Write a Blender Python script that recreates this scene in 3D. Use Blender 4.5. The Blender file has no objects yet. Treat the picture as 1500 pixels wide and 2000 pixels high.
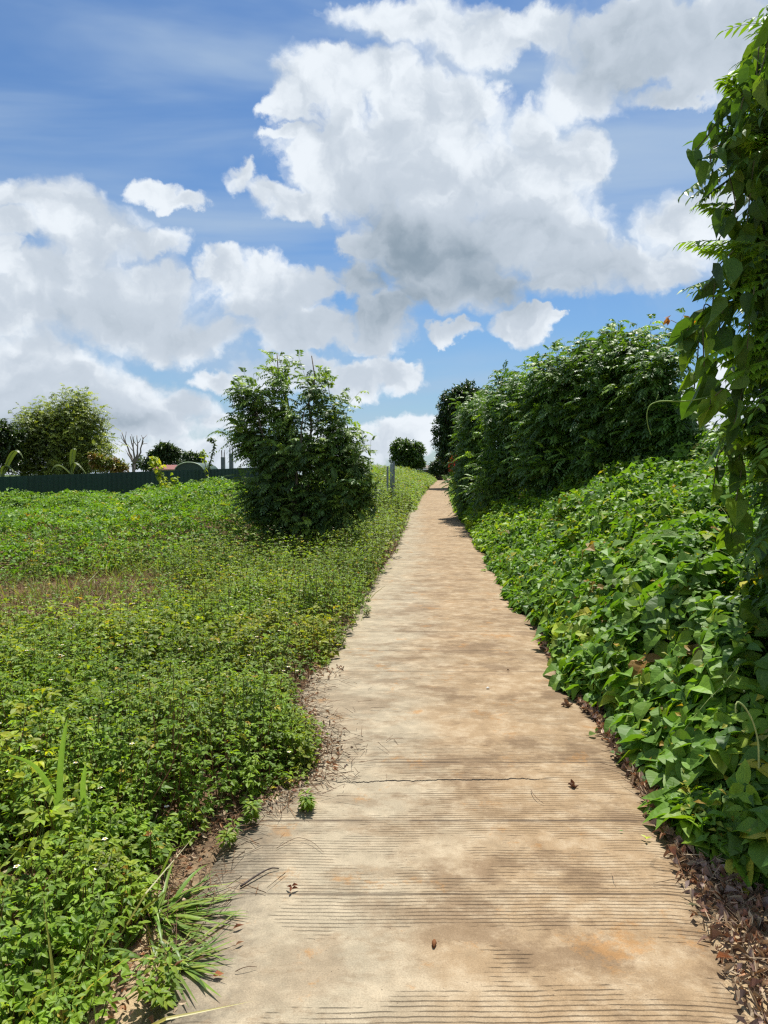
import bpy, math
import numpy as np

# ---------------------------------------------------------------- camera, sky, sun
R = math.radians
scene = bpy.context.scene
COL = scene.collection
rng = np.random.RandomState(7)

FPX = 1444.0                      # focal length in photo pixels (1500 x 2000)
PITCH = R(3.0)
EYE = 1.6
cam_data = bpy.data.cameras.new('camera')
cam_data.sensor_fit = 'VERTICAL'
cam_data.sensor_height = 36.0
cam_data.lens = FPX * 36.0 / 2000.0
cam_data.clip_start = 0.05
cam_data.clip_end = 6000
cam = bpy.data.objects.new('camera', cam_data)
COL.objects.link(cam)
cam.location = (0, 0, EYE)
cam.rotation_euler = (R(90) - PITCH, 0, 0)
scene.camera = cam

SUN_EL, SUN_AZ = R(66), R(16)     # azimuth measured from straight ahead (+Y) to the right (+X)
sun_vec = np.array([math.sin(SUN_AZ) * math.cos(SUN_EL), math.cos(SUN_AZ) * math.cos(SUN_EL), math.sin(SUN_EL)])
sl = bpy.data.lights.new('sun', 'SUN')
sl.energy = 4.6
sl.angle = R(0.53)
sl.color = (1.0, 0.955, 0.88)
so = bpy.data.objects.new('sun', sl)
COL.objects.link(so)
so.rotation_euler = (R(90) - SUN_EL, 0, math.pi - SUN_AZ)
so.location = (20, 20, 50)

scene.view_settings.view_transform = 'Standard'
scene.view_settings.look = 'None'
scene.view_settings.exposure = 0.85
scene.view_settings.gamma = 1.0
scene.render.engine = 'CYCLES'
scene.cycles.max_bounces = 7
scene.cycles.diffuse_bounces = 3
scene.cycles.transmission_bounces = 4
scene.cycles.glossy_bounces = 2
scene.cycles.sample_clamp_indirect = 3.0
scene.cycles.caustics_reflective = False
scene.cycles.caustics_refractive = False
scene.cycles.use_denoising = False
scene.cycles.filter_width = 1.3


def ray(px, py):
    a = (px - 750.0) / FPX
    b = (1000.0 - py) / FPX
    return np.array([a, math.cos(PITCH) + b * math.sin(PITCH), -math.sin(PITCH) + b * math.cos(PITCH)])


def P(px, py, Y):
    """world point seen at a photo pixel, at forward distance Y"""
    r = ray(px, py)
    return np.array([0, 0, EYE]) + r * (Y / r[1])


class NT:
    """small helper for building node trees"""
    def __init__(self, tree):
        self.t = tree
        self.n = tree.nodes
        self.l = tree.links

    def node(self, kind, ins=None, **props):
        nd = self.n.new(kind)
        for k, v in props.items():
            setattr(nd, k, v)
        if ins:
            for k, v in ins.items():
                sock = nd.inputs[k]
                if isinstance(v, bpy.types.NodeSocket):
                    self.l.new(v, sock)
                else:
                    sock.default_value = v
        return nd

    def math(self, op, a, b=0.0, c=None, clamp=False):
        ins = {0: a, 1: b}
        if c is not None:
            ins[2] = c
        return self.node('ShaderNodeMath', ins, operation=op, use_clamp=clamp).outputs[0]

    def vmath(self, op, a, b=None, out=0):
        ins = {0: a}
        if b is not None:
            ins[1] = b
        return self.node('ShaderNodeVectorMath', ins, operation=op).outputs[out]

    def mix(self, f, a, b, blend='MIX'):
        nd = self.n.new('ShaderNodeMix')
        nd.data_type = 'RGBA'
        nd.blend_type = blend
        for i, v in ((0, f), (6, a), (7, b)):
            if isinstance(v, bpy.types.NodeSocket):
                self.l.new(v, nd.inputs[i])
            else:
                nd.inputs[i].default_value = v if i == 0 else (tuple(v) + (1.0,) if len(v) == 3 else v)
        return nd.outputs[2]

    def noise(self, vec, scale, detail=4, rough=0.5, out='Fac', dist=0.0):
        return self.node('ShaderNodeTexNoise', {'Vector': vec, 'Scale': scale, 'Detail': detail, 'Roughness': rough, 'Distortion': dist}).outputs[out]

    def smooth(self, v, lo, hi, a=0.0, b=1.0):
        return self.node('ShaderNodeMapRange', {0: v, 1: lo, 2: hi, 3: a, 4: b}, interpolation_type='SMOOTHSTEP').outputs[0]


# ---- the sky: Nishita blue with cumulus placed by direction (stereographic sky coordinates)
def sky_uv(px, py):
    r = ray(px, py)
    r = r / np.linalg.norm(r)
    return 2 * r[0] / (1 + r[1]), 2 * r[2] / (1 + r[1])


CLOUDS = [  # px, py, rx, ry : bodies of the cumulus
    # the big central cloud
    (640, 170, 120, 85), (750, 165, 120, 90), (560, 215, 62, 62), (860, 200, 120, 105), (930, 190, 50, 60),
    (800, 320, 250, 170), (990, 350, 190, 120), (1125, 315, 75, 75), (640, 300, 130, 110), (1050, 440, 160, 130),
    (860, 470, 210, 130), (900, 560, 150, 65), (1130, 540, 150, 70), (1280, 520, 130, 60), (1350, 420, 120, 75),
    (475, 350, 42, 36), (530, 380, 50, 36), (580, 400, 95, 50), (700, 475, 60, 32), (560, 275, 60, 20), 
    # upper right
    (800, 35, 170, 60), (930, 60, 120, 80), (1240, 60, 210, 125), (1420, 70, 200, 140), (1150, 160, 95, 80), (1320, 170, 90, 35), (1220, 120, 150, 60), (1400, 120, 160, 75),
    (1060, 40, 110, 60), (1050, 255, 60, 60),
    # left
    (60, 395, 75, 48), (150, 420, 95, 70), (200, 470, 100, 70), (270, 485, 90, 34), (50, 450, 65, 28), (300, 382, 50, 24), (345, 402, 50, 20), (10, 500, 40, 60), (110, 540, 140, 50),
    # middle band
    (40, 590, 190, 75), (230, 600, 180, 85), (330, 580, 60, 60), (420, 545, 65, 50), (520, 575, 135, 85), (600, 560, 80, 60), (700, 560, 75, 60),
    (740, 640, 85, 75), (610, 650, 140, 55), (360, 660, 130, 42), 
    # lower left
    (40, 720, 160, 110), (170, 770, 120, 70), (280, 765, 70, 45), (360, 790, 75, 38), (430, 738, 60, 20), (500, 745, 50, 28), (240, 820, 220, 45), (60, 850, 200, 80),
    # lower middle
    (640, 740, 190, 52), (780, 735, 65, 38), (790, 845, 115, 50), (470, 810, 110, 26), (400, 880, 130, 45), (240, 900, 160, 45),
    (995, 615, 44, 34), (1000, 640, 66, 46), (1045, 628, 36, 24), (1015, 655, 66, 34), (1065, 645, 44, 24), (880, 650, 56, 22), (905, 640, 26, 16), (1090, 636, 20, 12), (700, 860, 110, 45), (1400, 800, 120, 110), (1250, 880, 250, 50),
]
GREYS = [  # px, py, rx, ry, amount : flat grey undersides
    (900, 545, 230, 85, 1.0), (820, 470, 170, 90, 0.55), (700, 400, 120, 90, 0.32), (1080, 560, 120, 40, 0.35),
    (640, 620, 150, 45, 0.6), (760, 640, 80, 40, 0.25), (250, 640, 180, 38, 0.62), (330, 520, 60, 50, 0.2), (60, 630, 110, 40, 0.2),
    (180, 520, 130, 40, 0.35), (30, 790, 180, 60, .8), (230, 830, 140, 40, 0.5), (1330, 60, 200, 110, 0.75), (1230, 130, 60, 60, 0.25), (760, 250, 90, 60, 0.15),
    (640, 715, 130, 30, 0.45), (1260, 545, 110, 25, 0.25), (700, 870, 120, 30, 0.2), (940, 60, 100, 40, 0.2), (460, 640, 90, 30, 0.35),
]


def build_world():
    w = bpy.data.worlds.new('World')
    scene.world = w
    w.use_nodes = True
    w.node_tree.nodes.clear()
    t = NT(w.node_tree)
    tc = t.node('ShaderNodeTexCoord').outputs['Generated']
    d = t.vmath('NORMALIZE', tc)
    sep = t.node('ShaderNodeSeparateXYZ', {0: d})
    x, y, z = sep.outputs
    den = t.math('DIVIDE', 2.0, t.math('MAXIMUM', t.math('ADD', y, 1.0), 0.02))
    uv = t.node('ShaderNodeCombineXYZ', {0: t.math('MULTIPLY', x, den), 1: t.math('MULTIPLY', z, den), 2: 0.0}).outputs[0]
    # ragged outlines: warp the coordinates with noise
    n1 = t.noise(uv, 5.0, 5, 0.55, 'Color')
    n2 = t.noise(uv, 17.0, 8, 0.6, 'Color')
    w1 = t.vmath('MULTIPLY', t.vmath('SUBTRACT', n1, (0.5, 0.5, 0.5)), (0.095, 0.09, 0))
    w2 = t.vmath('MULTIPLY', t.vmath('SUBTRACT', n2, (0.5, 0.5, 0.5)), (0.070, 0.066, 0))
    uvw = t.vmath('ADD', t.vmath('ADD', uv, w1), w2)
    uvg = t.vmath('ADD', uv, t.vmath('MULTIPLY', w1, (1.3, 1.0, 0)))

    def blob(vec, px, py, rx, ry):
        cu, cv = sky_uv(px, py)
        u1, _ = sky_uv(px + rx, py)
        _, v1 = sky_uv(px, py - ry)
        q = t.vmath('MULTIPLY', t.vmath('SUBTRACT', vec, (cu, cv, 0)), (1 / abs(u1 - cu), 1 / abs(v1 - cv), 0))
        return t.math('SUBTRACT', 1.0, t.vmath('DOT_PRODUCT', q, q, out=1))
    acc = None
    for c in CLOUDS:
        b = t.math('MAXIMUM', blob(uvw, *c), -1.0)
        acc = b if acc is None else t.node('ShaderNodeMath', {0: acc, 1: b, 2: 0.35}, operation='SMOOTH_MAX').outputs[0]
    # scattered cumulus for the rest of the sky, out of the picture
    far = t.noise(t.vmath('ADD', uvw, (3.1, 7.7, 0)), 1.9, 5, 0.55)
    outside = t.smooth(t.vmath('LENGTH', t.vmath('MULTIPLY', uv, (1.0, 0.7, 0)), out=1), 0.75, 1.0)
    farc = t.math('MULTIPLY', t.math('SUBTRACT', far, 0.5), 6.0)
    acc = t.math('MAXIMUM', acc, t.math('SUBTRACT', t.math('ADD', farc, t.math('MULTIPLY', outside, 2.0)), 2.0))
    # billows
    vor = t.node('ShaderNodeTexVoronoi', {'Vector': uvw, 'Scale': 17.0, 'Detail': 3.0, 'Roughness': 0.55, 'Lacunarity': 2.1}, feature='SMOOTH_F1', voronoi_dimensions='2D').outputs['Distance']
    fine = t.noise(uvw, 24.0, 8, 0.62)
    bil = t.math('SUBTRACT', t.math('SUBTRACT', 0.55, vor), t.math('MULTIPLY', t.math('SUBTRACT', fine, 0.5), -0.9))
    soft0 = t.smooth(t.noise(uv, 2.6, 3, 0.5), 0.40, 0.65)
    dens = t.math('ADD', acc, t.math('MULTIPLY', bil, 0.68))
    alpha = t.smooth(dens, t.math('MULTIPLY_ADD', soft0, -0.7, 0.02), 0.52)
    # shading
    g = None
    for px, py, rx, ry, am in GREYS:
        b = t.math('MULTIPLY', t.math('MAXIMUM', blob(uvg, px, py, rx * 1.6, ry * 1.8), 0.0), am * 0.9)
        g = b if g is None else t.math('ADD', g, b)
    soft = t.noise(uvg, 6.0, 4, 0.5)
    puff = t.noise(t.vmath('ADD', uvw, (0.012, 0.03, 0)), 17.0, 4, 0.5)
    puff0 = t.noise(uvw, 17.0, 4, 0.5)
    relief = t.math('MULTIPLY', t.math('SUBTRACT', puff0, puff), 1.05)
    relief = t.math('SUBTRACT', relief, t.math('MULTIPLY', t.math('SUBTRACT', vor, 0.42), 0.32))
    grey = t.math('ADD', t.math('MULTIPLY', g, 0.74), t.math('MULTIPLY', t.math('SUBTRACT', soft, 0.48), 0.7))
    grey = t.math('ADD', grey, t.math('MULTIPLY', t.smooth(dens, 0.25, 1.1), 0.16))
    grey = t.math('SUBTRACT', grey, relief)
    lit = t.mix(t.smooth(grey, 0.0, 0.50), (0.65, 0.695, 0.74), (0.45, 0.505, 0.57))
    ccol = t.mix(t.smooth(grey, 0.40, 1.55), lit, (0.195, 0.255, 0.315))
    # thin streaks of cirrus in the upper left
    rot = t.node('ShaderNodeMapping', {'Vector': uv, 'Rotation': (0, 0, R(-16)), 'Scale': (1.3, 7.0, 1.0)}).outputs[0]
    cir = t.smooth(t.noise(rot, 1.25, 5, 0.5, dist=0.4), 0.36, 0.70)
    wis = t.smooth(t.noise(uvw, 3.2, 6, 0.6), 0.50, 0.8)
    cir = t.math('MULTIPLY', t.math('ADD', t.math('MULTIPLY', cir, 0.95), t.math('MULTIPLY', wis, 0.5)), 0.85)
    # blue
    sky = t.node('ShaderNodeTexSky', sky_type='NISHITA', sun_disc=False, sun_elevation=SUN_EL, sun_rotation=SUN_AZ,
                 altitude=200.0, air_density=1.15, dust_density=0.6, ozone_density=2.2).outputs[0]
    blue = t.mix(1.0, sky, (0.047, 0.064, 0.081), 'MULTIPLY')
    base = t.mix(cir, blue, (0.33, 0.43, 0.56))
    hz = t.smooth(z, 0.0, 0.12, 0.28, 0.0)
    base = t.mix(hz, base, (0.46, 0.54, 0.62))
    col = t.mix(alpha, base, ccol)
    # below the horizon: dull earth
    below = t.smooth(z, -0.05, 0.0)
    col = t.mix(below, (0.08, 0.085, 0.06), col)
    bg = t.node('ShaderNodeBackground', {'Color': col, 'Strength': 0.73})
    out = t.node('ShaderNodeOutputWorld')
    t.l.new(bg.outputs[0], out.inputs[0])
    w.cycles.sampling_method = 'MANUAL'
    w.cycles.sample_map_resolution = 256


build_world()


# ---------------------------------------------------------------- mesh helpers
def tag(o, label=None, cat=None, group=None, kind=None):
    if label: o['label'] = label
    if cat: o['category'] = cat
    if group: o['group'] = group
    if kind: o['kind'] = kind
    return o


def empty(name, loc, label, cat, group=None):
    o = bpy.data.objects.new(name, None)
    o.empty_display_size = 0.1
    COL.objects.link(o)
    o.location = tuple(loc)
    return tag(o, label, cat, group)


def unit(v):
    v = np.asarray(v, float)
    return v / np.maximum(np.linalg.norm(v, axis=-1, keepdims=True), 1e-9)


def lattice(seed):
    return np.random.RandomState(seed).rand(64, 64)


_LAT = [lattice(i) for i in range(8)]


def vnoise(x, y, seed=0):
    L = _LAT[seed % 8]
    x = np.asarray(x, float); y = np.asarray(y, float)
    xi = np.floor(x).astype(int); yi = np.floor(y).astype(int)
    fx = x - xi; fy = y - yi
    fx = fx * fx * (3 - 2 * fx); fy = fy * fy * (3 - 2 * fy)
    a = L[xi % 64, yi % 64]; b = L[(xi + 1) % 64, yi % 64]
    c = L[xi % 64, (yi + 1) % 64]; d = L[(xi + 1) % 64, (yi + 1) % 64]
    return (a * (1 - fx) + b * fx) * (1 - fy) + (c * (1 - fx) + d * fx) * fy


def fbm(x, y, seed=0, octv=4):
    s = 0; a = 0.5; t = 0
    for i in range(octv):
        s = s + a * vnoise(np.asarray(x) * 2 ** i + 3.7 * i, np.asarray(y) * 2 ** i + 1.3 * i, seed + i)
        t += a; a *= 0.5
    return s / t


class Soup:
    """collects triangles with a per-vertex tint and leaf coordinate, links them as ONE mesh"""
    def __init__(self):
        self.V = []; self.F = []; self.T = []; self.U = []; self.M = []; self.n = 0

    def add(self, V, F, tint, uv=None, mat=0):
        V = np.asarray(V, float).reshape(-1, 3); F = np.asarray(F, int).reshape(-1, 3)
        tint = np.broadcast_to(np.asarray(tint, float), (len(V), 3))
        if uv is None: uv = np.zeros((len(V), 2)) + 5.0
        self.V.append(V); self.F.append(F + self.n); self.T.append(tint); self.U.append(uv)
        self.M.append(np.full(len(F), mat)); self.n += len(V)

    def build(self, name, mats, parent=None, origin=None, smooth=False):
        V = np.concatenate(self.V); F = np.concatenate(self.F); T = np.concatenate(self.T); U = np.concatenate(self.U); M = np.concatenate(self.M)
        if origin is not None: V = V - np.asarray(origin)
        me = bpy.data.meshes.new(name)
        me.vertices.add(len(V)); me.vertices.foreach_set('co', V.astype(np.float32).ravel())
        me.loops.add(len(F) * 3); me.loops.foreach_set('vertex_index', F.astype(np.int32).ravel())
        me.polygons.add(len(F)); me.polygons.foreach_set('loop_start', np.arange(0, len(F) * 3, 3, dtype=np.int32))
        me.polygons.foreach_set('material_index', M.astype(np.int32))
        me.polygons.foreach_set('use_smooth', np.full(len(F), smooth))
        a = me.attributes.new('tint', 'FLOAT_COLOR', 'POINT')
        a.data.foreach_set('color', np.concatenate([T, np.ones((len(T), 1))], 1).astype(np.float32).ravel())
        b = me.attributes.new('leafuv', 'FLOAT_VECTOR', 'POINT')
        b.data.foreach_set('vector', np.concatenate([U, np.zeros((len(U), 1))], 1).astype(np.float32).ravel())
        if not isinstance(mats, (list, tuple)): mats = [mats]
        for m in mats: me.materials.append(m)
        me.update(calc_edges=True)
        o = bpy.data.objects.new(name, me)
        COL.objects.link(o)
        if parent is not None: o.parent = parent
        elif origin is not None: o.location = tuple(origin)
        return o


def make_tpl(rows, fold=0.12):
    """rows of (t, halfwidth); the first and the last are points"""
    V = []; F = []
    idx = []
    for t_, w_ in rows:
        if w_ == 0:
            idx.append([len(V)]); V.append((0, t_, 0))
        else:
            idx.append([len(V), len(V) + 1, len(V) + 2])
            V += [(-w_, t_, fold * w_ * 2), (0, t_, 0), (w_, t_, fold * w_ * 2)]
    for a, b in zip(idx, idx[1:]):
        if len(a) == 1 and len(b) == 3: F += [(a[0], b[1], b[0]), (a[0], b[2], b[1])]
        elif len(a) == 3 and len(b) == 1: F += [(a[0], a[1], b[0]), (a[1], a[2], b[0])]
        else: F += [(a[0], a[1], b[1]), (a[0], b[1], b[0]), (a[1], a[2], b[2]), (a[1], b[2], b[1])]
    return np.array(V, float), np.array(F, int)


OVATE = make_tpl([(0, 0), (.15, .30), (.38, .5), (.65, .36), (.86, .14), (1, 0)], .16)
OVATE_LO = make_tpl([(0, 0), (.38, .5), (1, 0)], .16)
LANCE = make_tpl([(0, 0), (.22, .40), (.55, .42), (1, 0)], .14)
DIAMOND = (np.array([(0, 0, 0), (-.5, .42, 0), (.5, .42, 0), (0, 1, 0)], float), np.array([(0, 2, 1), (1, 2, 3)]))
STRIP = (np.array([(-.32, 0, 0), (.32, 0, 0), (-.5, .55, 0), (.5, .55, 0), (0, 1, 0)], float), np.array([(0, 1, 3), (0, 3, 2), (2, 3, 4)]))
HEART = (np.array([(0, 0, 0), (-.24, -.12, .02), (.24, -.12, .02), (-.47, .08, .10), (.47, .08, .10), (0, .15, -.02), (-.5, .36, .12), (.5, .36, .12), (0, .42, -.03),
                   (-.36, .62, .07), (.36, .62, .07), (0, .68, -.01), (-.15, .85, .02), (.15, .85, .02), (0, 1.02, 0)], float),
         np.array([(0, 1, 3), (0, 3, 5), (0, 4, 2), (0, 5, 4), (5, 3, 6), (5, 6, 8), (5, 7, 4), (5, 8, 7), (8, 6, 9), (8, 9, 11), (8, 10, 7), (8, 11, 10),
                   (11, 9, 12), (11, 12, 14), (11, 13, 10), (11, 14, 13)]))
HEART[1][:] = HEART[1][:, ::-1]


def leaves(s, tpl, pos, dr, up, ln, wd, tint, droop=0.0, mat=0, curl=0.0):
    """n copies of a leaf template; droop bends the tip down, curl rolls the sides up"""
    V, F = tpl
    pos = np.asarray(pos, float).reshape(-1, 3); n = len(pos)
    if n == 0: return
    dr = unit(np.broadcast_to(dr, (n, 3))); up = np.broadcast_to(up, (n, 3))
    side = unit(np.cross(dr, up)); nr = unit(np.cross(side, dr))
    ln = np.broadcast_to(ln, (n,)); wd = np.broadcast_to(wd, (n,)); droop = np.broadcast_to(droop, (n,)); curl = np.broadcast_to(curl, (n,))
    x, y, z = V[:, 0], V[:, 1], V[:, 2]
    zz = z[None, :] * wd[:, None] - droop[:, None] * (np.maximum(y, 0)[None, :] ** 2) * ln[:, None] + curl[:, None] * (x[None, :] ** 2) * 4 * wd[:, None]
    xx = x[None, :] * wd[:, None] * (1 - 0.6 * np.minimum(np.abs(curl[:, None]), 1) * np.abs(x[None, :]) * 2)
    yy = y[None, :] * ln[:, None] * (1 - 0.35 * np.minimum(np.abs(droop[:, None]), 1.5) * np.maximum(y, 0)[None, :])
    A = pos[:, None, :] + side[:, None, :] * xx[..., None] + dr[:, None, :] * yy[..., None] + nr[:, None, :] * zz[..., None]
    FF = F[None] + (np.arange(n) * len(V))[:, None, None]
    tint = np.broadcast_to(np.asarray(tint, float), (n, 3))
    T = np.repeat(tint, len(V), axis=0)
    U = np.tile(V[:, :2], (n, 1))
    s.add(A.reshape(-1, 3), FF.reshape(-1, 3), T, U, mat)


def sticks(s, p0, p1, r0, r1, tint, mat=0, sides=3):
    """many tapered prisms at once"""
    p0 = np.asarray(p0, float).reshape(-1, 3); p1 = np.asarray(p1, float).reshape(-1, 3); n = len(p0)
    if n == 0: return
    d = unit(p1 - p0)
    ref = np.where(np.abs(d[:, 2:3]) > .9, np.array([[1., 0, 0]]), np.array([[0, 0, 1.]]))
    a = unit(np.cross(d, ref)); b = np.cross(d, a)
    r0 = np.broadcast_to(r0, (n,)); r1 = np.broadcast_to(r1, (n,))
    ang = np.arange(sides) * 2 * math.pi / sides
    ring = a[:, None, :] * np.cos(ang)[None, :, None] + b[:, None, :] * np.sin(ang)[None, :, None]
    A = np.concatenate([p0[:, None] + ring * r0[:, None, None], p1[:, None] + ring * r1[:, None, None]], 1)
    f = []
    for i in range(sides):
        j = (i + 1) % sides
        f += [(i, j, sides + j), (i, sides + j, sides + i)]
    FF = np.array(f)[None] + (np.arange(n) * 2 * sides)[:, None, None]
    T = np.repeat(np.broadcast_to(np.asarray(tint, float), (n, 3)), 2 * sides, axis=0)
    s.add(A.reshape(-1, 3), FF.reshape(-1, 3), T, None, mat)


def tube(s, pts, rad, tint=(1, 1, 1), sides=8, mat=0, cap=True):
    """one smooth tapered tube along a polyline"""
    pts = np.asarray(pts, float); n = len(pts); rad = np.broadcast_to(rad, (n,))
    d = unit(np.gradient(pts, axis=0))
    a = np.cross(d, (0.13, 0.31, 0.94)); a = unit(a); b = np.cross(d, a)
    ang = np.arange(sides) * 2 * math.pi / sides
    A = pts[:, None] + (a[:, None] * np.cos(ang)[None, :, None] + b[:, None] * np.sin(ang)[None, :, None]) * rad[:, None, None]
    f = []
    for k in range(n - 1):
        for i in range(sides):
            j = (i + 1) % sides
            q = k * sides
            f += [(q + i, q + j, q + sides + j), (q + i, q + sides + j, q + sides + i)]
    A = A.reshape(-1, 3)
    if cap:
        A = np.concatenate([A, pts[:1], pts[-1:]])
        for i in range(sides):
            j = (i + 1) % sides
            f += [(n * sides, j, i), (n * sides + 1, (n - 1) * sides + i, (n - 1) * sides + j)]
    s.add(A, f, tint, None, mat)


def box(s, c, h, tint=(1, 1, 1), rz=0.0, mat=0):
    c = np.asarray(c, float); h = np.asarray(h, float)
    V = np.array([(x, y, z) for x in (-1, 1) for y in (-1, 1) for z in (-1, 1)], float) * h
    cr, sr = math.cos(rz), math.sin(rz)
    V = np.stack([V[:, 0] * cr - V[:, 1] * sr, V[:, 0] * sr + V[:, 1] * cr, V[:, 2]], 1) + c
    q = [(0, 1, 3, 2), (4, 6, 7, 5), (0, 4, 5, 1), (2, 3, 7, 6), (0, 2, 6, 4), (1, 5, 7, 3)]
    F = [t_ for a, b, c_, d in q for t_ in ((a, b, c_), (a, c_, d))]
    s.add(V, F, tint, None, mat)


def spline(pts, n):
    pts = np.asarray(pts, float)
    t = np.linspace(0, 1, len(pts)); u = np.linspace(0, 1, n)
    p = np.stack([np.interp(u, t, pts[:, k]) for k in range(pts.shape[1])], 1)
    for _ in range(max(1, n // len(pts))):
        p[1:-1] = (p[:-2] + 2 * p[1:-1] + p[2:]) / 4
    return p


def tints(n, pal, w=None, jit=0.18):
    """random tints from a palette, blended in pairs and jittered in brightness"""
    pal = np.asarray(pal, float)
    i = rng.choice(len(pal), n, p=w); j = rng.choice(len(pal), n, p=w)
    f = rng.rand(n, 1) * 0.5
    c = pal[i] * (1 - f) + pal[j] * f
    return c * (1 + rng.uniform(-jit, jit, (n, 1)))


def rdir(n, zlo=-1.0, zhi=1.0):
    z = rng.uniform(zlo, zhi, n); a = rng.uniform(0, 2 * math.pi, n); r = np.sqrt(np.maximum(1 - z * z, 0))
    return np.stack([r * np.cos(a), r * np.sin(a), z], 1)


# ---------------------------------------------------------------- materials
def new_mat(name):
    m = bpy.data.materials.new(name)
    m.use_nodes = True
    m.node_tree.nodes.clear()
    t = NT(m.node_tree)
    out = t.node('ShaderNodeOutputMaterial')
    return m, t, out


def leaf_mat(name, rough=0.45, trans=0.42, tcol=(1.5, 1.45, 0.55), veins=0.0, spec=0.4, gain=(1.25, 1.15, 0.85), under=(1.12, 1.06, 1.35)):
    m, t, out = new_mat(name)
    tint = t.mix(1.0, t.node('ShaderNodeAttribute', attribute_name='tint').outputs['Color'], gain, 'MULTIPLY')
    geo = t.node('ShaderNodeNewGeometry')
    nz = t.noise(geo.outputs['Position'], 30.0, 3, 0.6)
    col = t.mix(1.0, tint, t.node('ShaderNodeCombineColor', {0: t.math('MULTIPLY_ADD', nz, 0.5, 0.75), 1: t.math('MULTIPLY_ADD', nz, 0.4, 0.8), 2: t.math('MULTIPLY_ADD', nz, 0.5, 0.75)}).outputs[0], 'MULTIPLY')
    normal = None
    if veins:
        uv = t.node('ShaderNodeAttribute', attribute_name='leafuv').outputs['Vector']
        s = t.node('ShaderNodeSeparateXYZ', {0: uv})
        ax = t.math('ABSOLUTE', s.outputs[0])
        rib = t.smooth(ax, 0.012, 0.035, 1.0, 0.0)
        ph = t.math('SUBTRACT', s.outputs[1], t.math('MULTIPLY', ax, 0.75))
        wv = t.math('ABSOLUTE', t.math('SUBTRACT', t.math('FRACT', t.math('MULTIPLY', ph, 6.0)), 0.5))
        side = t.smooth(wv, 0.03, 0.09, 1.0, 0.0)
        vn = t.math('MAXIMUM', rib, t.math('MULTIPLY', side, 0.55))
        vn = t.math('MULTIPLY', vn, t.math('LESS_THAN', s.outputs[1], 2.0))
        light = t.mix(1.0, col, (1.5, 1.35, 1.6), 'MULTIPLY')
        col = t.mix(t.math('MULTIPLY', vn, veins), col, light)
        quilt = t.math('MULTIPLY', wv, 0.5)
        normal = t.node('ShaderNodeBump', {'Height': quilt, 'Strength': 0.35, 'Distance': 0.004}).outputs[0]
    pale = t.mix(1.0, col, under, 'MULTIPLY')
    face = t.mix(geo.outputs['Backfacing'], col, pale)
    ins = {'Base Color': face, 'Roughness': rough, 'Specular IOR Level': spec}
    if normal is not None: ins['Normal'] = normal
    pb = t.node('ShaderNodeBsdfPrincipled', ins)
    tr = t.node('ShaderNodeBsdfTranslucent', {'Color': t.mix(1.0, col, tcol, 'MULTIPLY')})
    mx = t.node('ShaderNodeMixShader', {0: trans, 1: pb.outputs[0], 2: tr.outputs[0]})
    t.l.new(mx.outputs[0], out.inputs[0])
    return m


def tint_mat(name, rough=0.8, spec=0.2, bump=0.0, scale=20.0, var=0.5):
    m, t, out = new_mat(name)
    tint = t.node('ShaderNodeAttribute', attribute_name='tint').outputs['Color']
    pos = t.node('ShaderNodeNewGeometry').outputs['Position']
    nz = t.noise(pos, scale, 5, 0.6)
    k = t.math('MULTIPLY_ADD', nz, var * 2, 1 - var)
    col = t.mix(1.0, tint, t.node('ShaderNodeCombineColor', {0: k, 1: k, 2: k}).outputs[0], 'MULTIPLY')
    ins = {'Base Color': col, 'Roughness': rough, 'Specular IOR Level': spec}
    if bump: ins['Normal'] = t.node('ShaderNodeBump', {'Height': nz, 'Strength': bump, 'Distance': 0.02}).outputs[0]
    pb = t.node('ShaderNodeBsdfPrincipled', ins)
    t.l.new(pb.outputs[0], out.inputs[0])
    return m


M_WEED = leaf_mat('weed_leaf', 0.52, 0.42, (1.7, 1.6, .5), spec=.28, gain=(1.45, 1.26, .75))
M_VINE = leaf_mat('vine_leaf', 0.52, 0.34, (1.6, 1.65, 0.45), veins=0.5, spec=0.26, gain=(1.22, 1.12, .72))
M_FEATHER = leaf_mat('feathery_leaf', 0.5, 0.32, (1.7, 1.6, 0.55), spec=.40, gain=(1.25, 1.25, .95), under=(1.6, 1.5, 2.0))
M_BROAD = leaf_mat('broad_leaf', 0.38, 0.25, (1.4, 1.5, 0.5), spec=0.5)
M_GRASS = leaf_mat('grass_blade', 0.42, 0.40, (1.4, 1.4, 0.6))
M_DEAD = leaf_mat('dead_leaf', 0.75, 0.15, (1.2, 0.9, 0.6), spec=0.15, gain=(.85, .85, .85))
M_STEM = tint_mat('stem', 0.7, 0.2)
M_BARK = tint_mat('bark', 0.9, 0.1, 0.8, 14.0, 0.6)
M_PAINT = tint_mat('painted_metal', 0.45, 0.4, 0.05, 3.0, 0.18)
M_ROUGH = tint_mat('weathered_concrete', 0.9, 0.15, 0.4, 6.0, 0.35)

# ---------------------------------------------------------------- the lie of the land
YE = [0, 2.17, 2.49, 3.08, 3.51, 4.33, 5.38, 7.55, 10.75, 14.4, 20, 26, 36, 48, 60, 75, 110]
XR = [0.98, 1.08, 1.14, 1.25, 1.30, 1.385, 1.41, 1.57, 1.79, 2.02, 2.30, 2.58, 3.30, 4.35, 5.55, 7.3, 12]
YL = [0, 2.2, 5.2, 7.0, 8.2, 11.7, 15.5, 20, 26, 36, 48, 60, 75, 110]
XL = [-.78, -.72, -.66, -.46, -.35, -.12, 0.25, .52, .85, 1.60, 2.75, 4.05, 5.8, 10.2]


def _sm(yy, xx, y, k):
    return (np.interp(np.asarray(y) - k, yy, xx) + np.interp(y, yy, xx) + np.interp(np.asarray(y) + k, yy, xx)) / 3


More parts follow.
